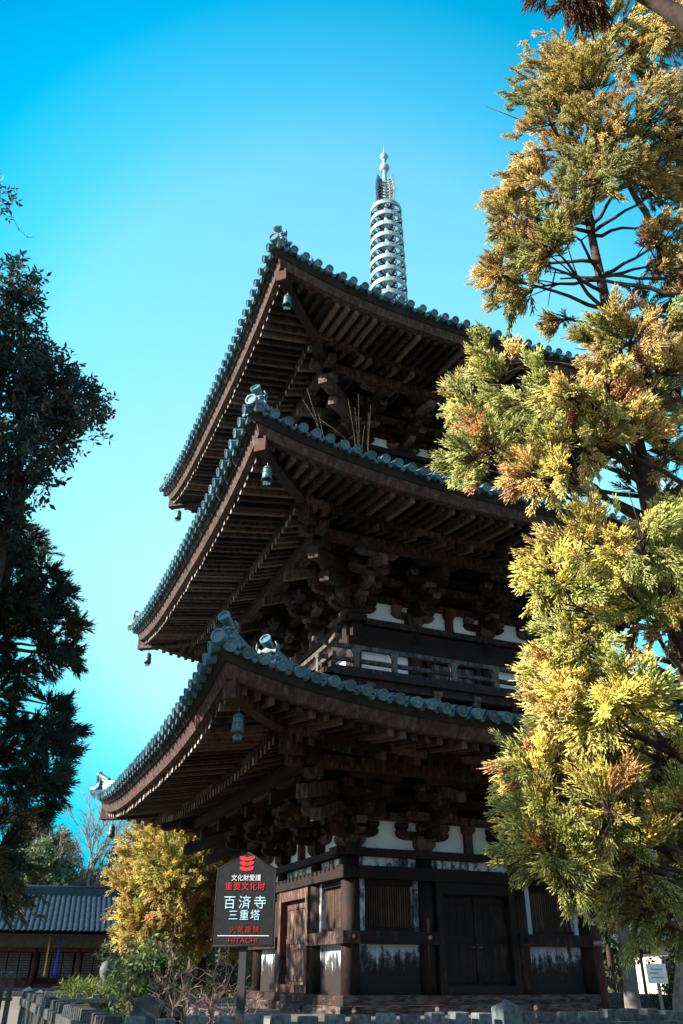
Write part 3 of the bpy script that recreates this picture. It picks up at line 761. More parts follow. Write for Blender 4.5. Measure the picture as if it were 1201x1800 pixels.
# ------------------------------------------------------------------ vegetation builders
def spray(nshoot, L, spread=.75, rad=.0105, seed=0, nr=5, k=3):
    """a cedar spray along +Z: a stem with curved, needle-rough shoots; returns verts, quads, tipness"""
    g = np.random.default_rng(seed); V = []; Q = []; T = []
    def shoot(p0, d, ln, r, bend):
        b0 = len(V); d = d/np.linalg.norm(d); p = p0.copy()
        for i in range(nr):
            f = i/(nr-1); dd = d*(1-f*bend)+np.array([0, 0, 1])*f*bend; dd /= np.linalg.norm(dd)
            x = np.cross(dd, [.3, .9, .1]); x /= np.linalg.norm(x); y = np.cross(dd, x)
            rr = r*(.55 if i == 0 else (1.25 if i % 2 else .75))*(1-.55*f)
            if i == nr-1: rr = r*.15
            for j in range(k):
                a = 2*math.pi*j/k + i*1.1; V.append(p+(x*math.cos(a)+y*math.sin(a))*rr); T.append(f)
            if i < nr-1: p = p+dd*ln/(nr-1)
        for i in range(nr-1):
            for j in range(k): Q.append((b0+i*k+j, b0+i*k+(j+1) % k, b0+(i+1)*k+(j+1) % k, b0+(i+1)*k+j))
    shoot(np.zeros(3), np.array([0, 0, 1.]), L*.95, rad*.8, 0)
    for i in range(nshoot):
        s = .05+.62*(i+g.random())/nshoot; a = i*2.4+g.normal()*.4; rr = spread*(.6+.7*g.random())
        d = np.array([math.cos(a)*rr, math.sin(a)*rr*.75, .75])
        shoot(np.array([0, 0, s*L]), d, L*(.20+.26*g.random())*(1.1-.5*s), rad*(.8+.4*g.random()), .45)
    return np.array(V), np.array(Q), np.array(T)
def leafy_twig(nleaf, L, lw, ll, seed=0):
    g = np.random.default_rng(seed); V = []; Q = []; T = []
    for i in range(nleaf):
        s = (.15+.85*(i+.5)/nleaf)*L; a = i*2.4+g.normal()*.5
        d = np.array([math.cos(a), math.sin(a), .35+.5*g.random()]); d /= np.linalg.norm(d)
        n = np.cross(d, [g.normal(), g.normal(), g.normal()]); n /= np.linalg.norm(n); up = np.cross(d, n)
        p = np.array([0, 0, s]); l = ll*(.7+.6*g.random()); b = len(V)
        V += [p, p+d*l*.45+n*lw*.5+up*lw*.12, p+d*l, p+d*l*.45-n*lw*.5+up*lw*.12]; T += [0, .5, 1, .5]; Q.append((b, b+1, b+2, b+3))
    x = .004; b = len(V); V += [np.array(p) for p in ((x, 0, 0), (-x, 0, 0), (-x*.4, 0, L), (x*.4, 0, L))]; T += [0, 0, 0, 0]; Q.append((b, b+1, b+2, b+3))
    return np.array(V), np.array(Q), np.array(T)
def place(tmpls, P, D, S, C0, C1):
    """copies of the sprays at points P along directions D with scale S; colours C0 (base) to C1 (tips)"""
    Vs = []; Qs = []; Cs = []; off = 0
    which = rng.integers(0, len(tmpls), len(P))
    for ti, (V, Q, T) in enumerate(tmpls):
        idx = np.where(which == ti)[0]
        if len(idx) == 0: continue
        d = D[idx]/np.linalg.norm(D[idx], axis=1, keepdims=True)
        h = rng.normal(size=d.shape); x = np.cross(d, h); x /= np.linalg.norm(x, axis=1, keepdims=True); y = np.cross(d, x)
        Rm = np.stack([x, y, d], axis=2)                       # columns
        W_ = np.einsum('nij,mj->nmi', Rm, V)*S[idx][:, None, None] + P[idx][:, None, :]
        n, m = W_.shape[:2]
        Vs.append(W_.reshape(-1, 3)); Qs.append((Q[None]+(np.arange(n)*m)[:, None, None]+off).reshape(-1, 4)); off += n*m
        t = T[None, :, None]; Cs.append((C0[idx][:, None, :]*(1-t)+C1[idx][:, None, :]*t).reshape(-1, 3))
    return np.concatenate(Vs), np.concatenate(Qs), np.concatenate(Cs)
def px_cluster(px, py, r, D):
    p = at(px, py, D); depth = float((p-CAM)@FWD); return p, r*depth/F_PX
SP_HI = [spray(20, .34, .55, .0092, s) for s in range(7)]
SP_LO = [spray(9, .34, .8, .017, 20+s, 3) for s in range(6)]
TW = [leafy_twig(11, .28, .042, .095, 40+s) for s in range(7)]
TW_LO = [leafy_twig(8, .5, .16, .30, 60+s) for s in range(6)]

def crown(name, parent, clusters, tm, dens, m, pal, size=1.0, bias=(0, 0, .15), tip=1.25, fill=.75, rnd=.55):
    """clusters: (centre, radius[, palette shift]); pal: list of (weight, colour)"""
    P = []; D = []; S = []; C = []
    w = np.array([a for a, _ in pal]); w = w/w.sum(); cols = np.array([c for _, c in pal])
    for cl in clusters:
        c, r = cl[0], cl[1]; n = max(5, int(dens*(r/.3)**2)); own = cols[rng.choice(len(cols), p=w)]
        o = rng.normal(size=(n, 3)); o /= np.linalg.norm(o, axis=1, keepdims=True); o *= (rng.random((n, 1))**.45)*r*fill
        d = o/r + np.array(bias) + rng.normal(size=(n, 3))*rnd*.5
        P.append(c+o); D.append(d); S.append(size*(.7+.6*rng.random(n)))
        pick = cols[rng.choice(len(cols), n, p=w)]; k = (rng.random((n, 1)) < .62)
        C.append(np.where(k, own[None], pick)*(.75+.5*rng.random((n, 1))))
    P = np.concatenate(P); D = np.concatenate(D); S = np.concatenate(S); C = np.concatenate(C)
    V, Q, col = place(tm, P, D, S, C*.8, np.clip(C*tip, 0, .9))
    return np_mesh(name, V, Q, m, None, parent, col)
def bough_crown(name, parent, clusters, origin, tm, per_m, m, pal, size=1.0, droop=-.10, tip=1.25, nb=(6, 9), twigs=None, tipcol=None):
    """each cluster is a bough end: side branches run outward from its inner side and carry sprays along their length"""
    P = []; D = []; S = []; C = []
    w = np.array([a for a, _ in pal]); w = w/w.sum(); cols = np.array([c for _, c in pal])
    for c, r in clusters:
        o_ = np.array([origin[0], origin[1], c[2]-.15]); inn = o_-c; inn /= np.linalg.norm(inn)+1e-6
        base = c+inn*r*.55; own = cols[rng.choice(len(cols)-1, p=w[:-1]/w[:-1].sum())]
        for _ in range(rng.integers(*nb)):
            d = rng.normal(size=3); d[2] *= .8; d /= np.linalg.norm(d); d = d-inn*.85; d /= np.linalg.norm(d)
            L = r*rng.uniform(.7, 1.85); n = max(3, int(L*per_m)); f = np.sort(rng.uniform(.18, 1.0, n)); bend = np.array([0, 0, droop*L])
            pts = base+np.outer(f*L, d)+np.outer(f*f, bend)+rng.normal(size=(n, 3))*L*.075
            tang = d+np.outer(2*f, bend)/max(L, .05); side = rng.normal(size=(n, 3)); side -= np.outer(side@d, d)
            side /= np.linalg.norm(side, axis=1, keepdims=True)
            P.append(pts); D.append(tang+side*rng.uniform(.1, .65, (n, 1))+np.array([0, 0, .12])); S.append(size*(1.15-.45*f)*rng.uniform(.75, 1.25, n))
            bc = own if rng.random() < .6 else cols[rng.choice(len(cols), p=w)]
            C.append(bc[None]*rng.uniform(.75, 1.2)*rng.uniform(.8, 1.2, (n, 1)))
            if twigs is not None: twigs.tube([base, base+d*L*.5+bend*.25, base+d*L*.92+bend*.85], [.009, .006, .002], 4)
    P = np.concatenate(P); D = np.concatenate(D); S = np.concatenate(S); C = np.concatenate(C)
    C = C*.90+(C*0+(w[:, None]*cols).sum(0))*.10
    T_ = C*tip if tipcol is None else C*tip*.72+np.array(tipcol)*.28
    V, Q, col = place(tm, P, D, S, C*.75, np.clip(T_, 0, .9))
    return np_mesh(name, V, Q, m, None, parent, col)
def limb(mb, a, b, r0, r1, sag=.1, n=6, jit=.04):
    a = np.array(a, float); b = np.array(b, float); L = np.linalg.norm(b-a); pts = []
    for i in range(n+1):
        f = i/n; p = a+(b-a)*f; p[2] += sag*L*math.sin(math.pi*f)
        if 0 < i < n: p += rng.normal(size=3)*jit*L*.25
        pts.append(p)
    mb.rt(); mb.tube(pts, [r0+(r1-r0)*i/n for i in range(n+1)], 6)
    return pts

# ---- the big yellowing cedar on the right
def big_cedar():
    t = thing('cedar_tree', 'big yellowing cedar in sunlight reaching across the right side of the tower', 'tree')
    D0 = 7.6
    base = at(1318, 1700, D0); bx, by = base[0], base[1]
    tr = MB(); tr.tint = .5
    hs = [-.2, .3, 1.5, 3, 5, 7, 9, 11, 12.5, 13.6]
    tr.tube([(bx+.05*math.sin(h), by+.06*math.cos(h*.8), h) for h in hs], [.26, .18, .15, .12, .095, .07, .05, .035, .025, .012], 12)
    tr.build('trunk', M_BARK, t)
    up = [(1060, 110, 85), (1140, 80, 85), (990, 165, 58), (1180, 180, 85), (1085, 205, 80), (985, 240, 66), (1130, 285, 66), (1045, 285, 55), (935, 262, 36), (925, 312, 46), (985, 325, 45), (1020, 95, 55), (1100, 30, 60), (1180, 30, 60), (960, 200, 40),
          (930, 385, 52), (885, 392, 28), (1000, 395, 26), (890, 465, 42), (935, 455, 45), (915, 512, 34), (960, 425, 35), (870, 480, 26),
          (1160, 335, 52), (1185, 420, 50), (1175, 470, 52), (1185, 560, 48), (1150, 395, 30), (985, 560, 18), (1110, 585, 44), (1050, 600, 32), (1150, 640, 50), (1080, 555, 22)]
    mid = [(850, 675, 58), (818, 735, 46), (845, 790, 46), (800, 700, 28), (905, 700, 40), (880, 640, 30), (950, 690, 52), (1000, 690, 40), (950, 785, 52), (1000, 765, 46), (1050, 730, 56), (1100, 700, 55), (1160, 715, 55), (1060, 668, 36), (925, 828, 36),
           (820, 805, 26), (845, 845, 20), (1190, 790, 38), (1120, 760, 40), (985, 830, 26), (1180, 640, 45), (900, 760, 34), (970, 735, 36)]
    low = [(1050, 950, 64), (1000, 955, 48), (1120, 930, 60), (1185, 985, 58), (972, 1035, 38), (1040, 1050, 64), (1110, 1050, 66), (1175, 1075, 56), (975, 1110, 32), (965, 1150, 24), (1020, 1120, 42), (1190, 920, 38), (1190, 1180, 42), (960, 1000, 26),
           (1000, 1205, 56), (965, 1235, 46), (1040, 1240, 66), (1100, 1225, 56), (1165, 1240, 56), (950, 1335, 54), (1010, 1315, 64), (1080, 1320, 66), (1150, 1320, 60), (925, 1372, 34), (915, 1345, 24), (1195, 1350, 50), (940, 1180, 26), (1060, 1180, 30), (985, 1270, 40)]
    bot = [(960, 1445, 58), (1010, 1425, 56), (945, 1500, 40), (1000, 1495, 38), (925, 1440, 34), (985, 1545, 26), (1150, 1410, 56), (1195, 1500, 40), (1100, 1500, 52), (1130, 1555, 50), (1085, 1450, 36), (1165, 1600, 34), (1115, 1600, 28), (1060, 1420, 40), (1085, 1560, 24), (1195, 1430, 40)]
    groups = []
    for lst, dm in ((up, 7.0), (mid, 6.9), (low, 6.7), (bot, 6.5)):
        out = []
        for (px, py, r) in lst:
            D = dm + rng.uniform(-.5, .5) + (.6 if px > 1120 else 0); out.append(px_cluster(px+(14 if py > 1000 and px < 1000 else 0), py, r*1.10, D))
        groups.append(out)
    # inner and far-side foliage, seen through the gaps
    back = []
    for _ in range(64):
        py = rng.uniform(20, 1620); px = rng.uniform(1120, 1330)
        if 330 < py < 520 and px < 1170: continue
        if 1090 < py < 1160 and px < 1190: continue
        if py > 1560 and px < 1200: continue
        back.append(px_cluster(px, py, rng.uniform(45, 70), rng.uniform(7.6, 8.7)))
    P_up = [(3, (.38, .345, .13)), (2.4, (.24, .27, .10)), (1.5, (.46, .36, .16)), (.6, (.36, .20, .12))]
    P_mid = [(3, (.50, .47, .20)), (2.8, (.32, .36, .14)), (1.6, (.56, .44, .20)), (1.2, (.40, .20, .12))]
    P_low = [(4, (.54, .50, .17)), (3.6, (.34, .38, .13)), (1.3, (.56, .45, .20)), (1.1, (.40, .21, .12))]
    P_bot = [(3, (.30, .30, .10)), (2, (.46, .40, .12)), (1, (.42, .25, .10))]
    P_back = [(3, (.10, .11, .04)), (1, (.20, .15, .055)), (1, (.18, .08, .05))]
    br = MB()
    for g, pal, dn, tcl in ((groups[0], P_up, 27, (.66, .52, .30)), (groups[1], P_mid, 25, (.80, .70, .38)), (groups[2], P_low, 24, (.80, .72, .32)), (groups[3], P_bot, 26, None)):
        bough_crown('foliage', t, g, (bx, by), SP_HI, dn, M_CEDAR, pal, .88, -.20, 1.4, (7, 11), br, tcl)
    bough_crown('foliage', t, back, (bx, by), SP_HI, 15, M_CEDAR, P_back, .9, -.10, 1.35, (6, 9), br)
    for g in groups:
        for (c, r) in g:
            h = max(.8, c[2]-.25*math.hypot(c[0]-bx, c[1]-by)+rng.uniform(-.3, .3))
            pts = limb(br, (bx, by, h), c, .028, .008, .02, 6, .06)
            for q in range(3):
                j = rng.integers(3, 6); e_ = c+rng.normal(size=3)*r*.7; limb(br, pts[j], e_, .010, .004, 0, 3, .05)
    for a, b, r0 in (((1150, 400), (1085, 290), .045), ((1190, 520), (1010, 485), .03), ((1170, 490), (985, 490), .02), ((1200, 700), (1000, 760), .028), ((1201, 850), (930, 720), .026)):
        limb(br, at(*a, 7.3), at(*b, 7.0), r0, r0*.5, .03, 8, .05)
    br.build('branches', M_BARK, t)
    t = thing('cedar_tree', 'dark limb and brown hanging clump of a nearer cedar crossing the top right corner', 'tree')
    q = at(2500, 1500, 5.6); lb = MB(); lb.tint = .1
    lb.tube([(q[0], q[1], h) for h in (-.2, .5, 3, 6, 8.5, 10)], [.3, .24, .2, .16, .11, .04], 10); lb.build('trunk', M_BARK, t)
    lb = MB(); lb.tint = .1
    lb.tube([(q[0], q[1], 5.2), at(1350, 110, 4.6), at(1230, 52, 4.5), at(1160, 8, 4.4), at(1090, -30, 4.3), at(1000, -50, 4.2)], [.10, .085, .075, .065, .05, .03], 9)
    lb.build('branches', M_BARK, t)
    crown('foliage', t, [px_cluster(1000, -8, 40, 4.2), px_cluster(965, -25, 30, 4.2), px_cluster(1035, -20, 36, 4.2)], SP_HI, 60, M_CEDAR,
          [(3, (.10, .045, .022)), (1, (.14, .07, .035))], .8, (0, 0, -.3), 1.2)
big_cedar()

# ---- dark trees on the left
def left_trees():
    t = thing('broadleaf_tree', 'dark glossy-leaved evergreen tree at the upper left edge against the sky', 'tree')
    b = at(-170, 1700, 9.8)
    tr = MB(); tr.tint = .3; tr.tube([(b[0], b[1], h) for h in (-.2, .4, 2, 4, 5.5, 6.5, 7.2)], [.30, .22, .18, .13, .08, .04, .02], 10); tr.build('trunk', M_BARK, t)
    cl = [(8, 510, 46), (18, 590, 50), (46, 640, 36), (62, 690, 42), (92, 690, 46), (138, 712, 32), (152, 742, 24), (100, 755, 44), (112, 790, 24), (40, 725, 56), (30, 800, 50), (58, 832, 22), (0, 862, 46), (45, 555, 14), (35, 500, 18), (125, 680, 18), (10, 900, 40), (70, 640, 22), (165, 712, 10), (60, 610, 14)]
    C = [px_cluster(x, y, r, 9.6+rng.uniform(-.4, .5)) for x, y, r in cl]
    C += [px_cluster(rng.uniform(-330, -60), rng.uniform(560, 950), rng.uniform(60, 85), rng.uniform(9.2, 10.6)) for _ in range(28)]
    C += [px_cluster(-2, 330, 13, 9.6), px_cluster(-6, 350, 12, 9.6)]
    crown('foliage', t, C, TW, 64, M_LEAF, [(4, (.030, .052, .040)), (1, (.085, .08, .045)), (1, (.02, .038, .032))], 1.0, (.1, -.1, .1), 1.15, .95, 1.0)
    br = MB(); br.tint = .2
    for c, r in C[:-2:2]: limb(br, (b[0], b[1], min(7.0, max(1.5, c[2]-1.2))), c, .035, .008, .03)
    limb(br, at(-120, 520, 9.7), C[-1][0], .02, .006, .03)
    st = [at(x, y, 9.6) for x, y in ((0, 345), (10, 362), (22, 382), (34, 404), (48, 416), (56, 418))]; br.tube(st, .004, 4)
    st2 = [at(x, y, 9.6) for x, y in ((52, 842), (58, 862), (64, 880), (72, 893))]; br.tube(st2, .004, 4)
    br.build('branches', M_BARK, t)
    P = np.array([p+rng.normal(size=3)*.01 for s_ in (st, st2) for p in s_]); n = len(P)
    V, Q, c = place([leafy_twig(1, .02, .022, .045, 90)], P, rng.normal(size=(n, 3)), np.ones(n), np.tile((.03, .035, .02), (n, 1)), np.tile((.05, .05, .03), (n, 1)))
    np_mesh('hanging_vine', V, Q, M_LEAF, None, t, c)

    t = thing('cedar_tree', 'dark cedar with drooping boughs below the broadleaf tree on the left edge', 'tree')
    b = at(-150, 1700, 11.2)
    tr = MB(); tr.tint = .3; tr.tube([(b[0], b[1], h) for h in (-.2, .4, 2, 4, 6, 8)], [.26, .2, .17, .13, .09, .03], 10); tr.build('trunk', M_BARK, t)
    cl = [(36, 950, 40), (62, 985, 40), (30, 1000, 44), (98, 1035, 36), (112, 1072, 22), (62, 1060, 36), (40, 1085, 36), (92, 1140, 32), (122, 1138, 18), (112, 1120, 18), (10, 1120, 44), (70, 1150, 18), (28, 1180, 20), (88, 1000, 20), (125, 1100, 12),
          (30, 1260, 44), (62, 1290, 44), (98, 1262, 26), (116, 1285, 20), (92, 1240, 16), (62, 1350, 44), (90, 1375, 22), (22, 1380, 44), (8, 1215, 30), (20, 1440, 26), (105, 1330, 14), (5, 1500, 36), (0, 1320, 50), (0, 1050, 50), (70, 1410, 14), (0, 1550, 28)]
    C = [px_cluster(x, y, r, 11.0+rng.uniform(-.5, .5)) for x, y, r in cl]
    C += [px_cluster(rng.uniform(-330, -40), rng.uniform(930, 1560), rng.uniform(55, 85), rng.uniform(10.4, 12.0)) for _ in range(34)]
    bough_crown('foliage', t, C, (b[0], b[1]), SP_HI, 24, M_CEDAR, [(4, (.06, .105, .08)), (1, (.13, .12, .06)), (.4, (.12, .055, .04))], 1.0, -.35, 1.3, (8, 11))
    br = MB(); br.tint = .2
    for c, r in C: limb(br, (b[0], b[1], max(1.0, c[2]+.1)), c, .03, .007, .03)
    limb(br, at(-60, 1120, 11), at(85, 1146, 11), .03, .02, -.05, 8, .02)
    br.build('branches', M_BARK, t)
left_trees()

def round_tree(name, label, x, y, z0, z1, rad, pal, tm, size, dens, m, n=26, group=None, trunk=.25, squash=1.0, cr=.36, mbark=None, bias=(0, 0, .2)):
    t = thing(name, label, 'tree', (x, y, gz(x, y)), group)
    g0 = gz(x, y); tr = MB(); tr.tint = .4
    tr.tube([(x+.1*math.sin(h*2), y, g0-.2+(z1-g0)*h) for h in (0, .05, .25, .5, .8, .95)], [trunk*1.3, trunk, trunk*.8, trunk*.6, trunk*.3, .03], 9); tr.build('trunk', mbark or M_BARK, t)
    C = []
    for i in range(n):
        f = (i+rng.random())/n; z = z0+(z1-z0)*f; rr = rad*(math.sin(math.pi*(.18+.80*f))**.8)*(.35+.65*rng.random()); a = i*2.4+rng.normal()*.5
        C.append((np.array([x+rr*math.cos(a), y+rr*math.sin(a)*squash, z]), rad*cr*(.75+.5*rng.random())))
    crown('foliage', t, C, tm, dens, m, pal, size, bias, 1.3, .85, .9)
    br = MB(); br.tint = .4
    for c, r in C[::2]: limb(br, (x, y, max(g0+.5, c[2]-rr*.4)), c, trunk*.28, .02, .03)
    br.build('branches', mbark or M_BARK, t)
    return t
GOLD = [(3, (.46, .37, .14)), (2, (.46, .41, .16)), (2.2, (.33, .34, .13)), (.8, (.38, .25, .12))]
DKG = [(3, (.04, .06, .028)), (1, (.08, .085, .035)), (1, (.03, .04, .022))]
p = at(350, 1700, 25); round_tree('cedar_tree', 'golden orange cedar behind the notice board below the lowest roof', p[0], p[1], 2.1, 5.7, 2.5, GOLD, SP_HI, 1.5, 13, M_CEDAR, 46, None, .2, 1, .34, None, (-.3, -.2, .2))
p = at(282, 1700, 24); round_tree('cedar_tree', 'smaller orange-gold cedar left of the golden cedar, beside the hall', p[0], p[1], 2.0, 5.0, 1.25, GOLD, SP_HI, 1.4, 13, M_CEDAR, 26, None, .14, 1, .4, None, (-.3, -.2, .2))
BK = 'evergreen trees behind the tiled hall'
for (px, D, top, rad, lab, pal) in ((10, 62, 1415, 3.2, 'blue-green evergreen at the left edge behind the hall roof', DKG), (70, 66, 1452, 2.6, 'loose feathery evergreen behind the middle of the hall roof', [(3, (.075, .12, .065)), (1, (.11, .14, .075))]),
                                    (190, 60, 1485, 2.2, 'dark dense evergreen behind the right end of the hall roof', DKG), (135, 70, 1525, 3.0, 'low dark evergreen under the bare tree behind the hall', DKG), (40, 57, 1462, 2.4, 'bright green feathery evergreen close behind the hall ridge near the left edge', [(3, (.085, .13, .06)), (1, (.12, .15, .07))])):
    p = at(px, 1700, D); ztop = at(px, top, D)[2]
    round_tree('evergreen_tree', lab, p[0], p[1], 1.4, ztop-.9, rad, pal, TW_LO, .8, 5.5, M_LEAF, 34, BK, .25, 1, .36)
for (px, D, top, rad, lab) in ((300, 44, 1600, 2.6, 'dark evergreen behind the golden cedar, its foot behind the bare shrubs'), (420, 46, 1590, 2.8, 'dark evergreen directly behind the notice board, beyond the golden cedar'), (365, 40, 1630, 2.2, 'low brownish-green tree between the golden cedar and the tower'), (480, 48, 1600, 2.8, 'dark evergreen glimpsed left of the tower corner behind the board')):
    p = at(px, 1700, D); round_tree('evergreen_tree', lab, p[0], p[1], .8, at(px, top, D)[2]-.5, rad, [(3, (.05, .07, .035)), (1.5, (.12, .10, .06))], TW_LO, .75, 6, M_LEAF, 22, None, .2, 1, .45)
# unseen trees added beyond the frame to cut sun and sky light
AR = 'unseen evergreens added to cut the light'
for k, (x, y, z1, rad) in enumerate(((-15.5, 0.2, 7.8, 2.6), (-17, 5.0, 7.8, 3.0), (-13.4, -9.4, 6.8, 1.9), (5, -27, 12, 4), (18, -14, 11, 4.0))):
    round_tree('evergreen_tree', 'tall evergreen added outside the frame to shade the tower precinct', x, y, 1.2 if k < 3 else 2, z1, rad, DKG, TW_LO, 1.0, 1.5 if k < 2 else (2.2 if k == 2 else 2.6), M_LEAF, 30 if k < 2 else 36, AR, .3, 1, .34)

# ---- bare tree behind the hall
def bare_tree(name, label, cat, p, h, r, depth, spread, m, seed, lean=(0, 0), rmin=.006):
    g = np.random.default_rng(seed); t = thing(name, label, cat, tuple(p)); mb = MB(); tw = MB()
    def grow(p, d, L, r, k):
        r = max(r, rmin)
        n = 4; pts = [p]; dd = d
        for i in range(n):
            dd = dd+g.normal(size=3)*.16; dd[2] += .03; dd /= np.linalg.norm(dd); p = p+dd*L/n; pts.append(p)
        B = mb if k >= depth-1 else tw; B.rt(); B.tube(pts, [r*(1-.4*i/n) for i in range(n+1)], 5 if k < depth-1 else 7, 0, False)
        if k <= 0: return
        for _ in range(3 if k > 1 else 4):
            e = dd+g.normal(size=3)*spread; e /= np.linalg.norm(e); j = g.integers(2, n+1); grow(pts[j], e, L*g.uniform(.55, .8), r*.52, k-1)
        grow(pts[-1], dd, L*.75, r*.6, k-1)
    grow(np.array(p, float), np.array([lean[0], lean[1], 1.]), h, r, depth)
    mb.build('trunk', m, t); tw.build('twigs', m, t); return t
p = at(140, 1700, 58); bare_tree('bare_tree', 'leafless tree with fine grey-pink twigs behind the hall roof', 'tree', (p[0], p[1], gz(p[0], p[1])), 3.9, .19, 5, .40, M_TWIG, 5)
p = at(195, 1700, 64); bare_tree('bare_tree', 'smaller leafless tree right of the tall bare tree under the eave tip', 'tree', (p[0], p[1], gz(p[0], p[1])), 3.2, .15, 5, .42, M_TWIG, 9)
p = at(340, 1730, 15.5); bare_tree('bare_shrub', 'leafless pinkish shrub left of the notice board post', 'shrub', (p[0], p[1], gz(p[0], p[1])-.1), .85, .035, 4, .75, M_PTWIG, 3)
p = at(310, 1730, 16.5); bare_tree('bare_shrub', 'leafless twiggy shrub right of the round green bush', 'shrub', (p[0], p[1], gz(p[0], p[1])-.1), .8, .03, 4, .8, M_PTWIG, 4)

# ---- shrubs
def bush(name, label, px, D, w, z0, z1, pal, tm, size, dens, n=12, m=None, cat='shrub', group=None):
    p = at(px, 1700, D); g0 = gz(p[0], p[1]); t = thing(name, label, cat, (p[0], p[1], g0), group); C = []
    for i in range(n):
        a = rng.random()*6.28; rr = w*math.sqrt(rng.random())*.75; f = rng.random()
        C.append((np.array([p[0]+rr*math.cos(a), p[1]+rr*math.sin(a), z0+(z1-z0)*(f*(1-.5*(rr/w)**2))]), w*.38))
    crown('foliage', t, C, tm, dens, m or M_LEAF, pal, size, (0, 0, .5), 1.3, .9, .8)
    s = MB(); s.tint = .3
    for c, r in C: limb(s, (p[0]+rng.normal()*.05, p[1]+rng.normal()*.05, g0-.05), c, .02, .006, .0)
    s.build('stems', M_BARK, t)
STRAP = [leafy_twig(9, .32, .03, .26, 120+s) for s in range(5)]
bush('round_bush', 'rounded dense green bush in front of the hall, left of the bare shrubs', 265, 18.5, .75, .2, 1.65, [(3, (.07, .12, .04)), (1, (.12, .15, .06))], TW, 1.1, 34, 16)
HP = 'leafy shrubs behind the rear stone fence'
for px, D, w, lab in ((140, 14.0, .55, 'leftmost leafy shrub behind the rear fence, in front of the hall steps'), (195, 14.5, .6, 'leafy yellow-green shrub behind the rear fence below the small stone figure'), (245, 14.2, .5, 'leafy shrub behind the rear fence below the round bush')):
    bush('leafy_shrub', lab, px, D+11, w*1.75, .0, .75, [(3, (.11, .14, .03)), (1, (.19, .19, .05)), (1, (.06, .09, .025))], STRAP, .85, 26, 14, group=HP)
for px, D, lab in ((360, 25, 'dark leafy shrub just left of the notice board post'), (400, 24.5, 'dark leafy shrub behind the notice board post'), (320, 26, 'dark leafy shrub below the bare pink shrub')):
    bush('leafy_shrub', lab, px, D, .9, .1, 1.0, [(3, (.045, .075, .03)), (1, (.08, .10, .03))], STRAP, .9, 24, 12, group=HP)

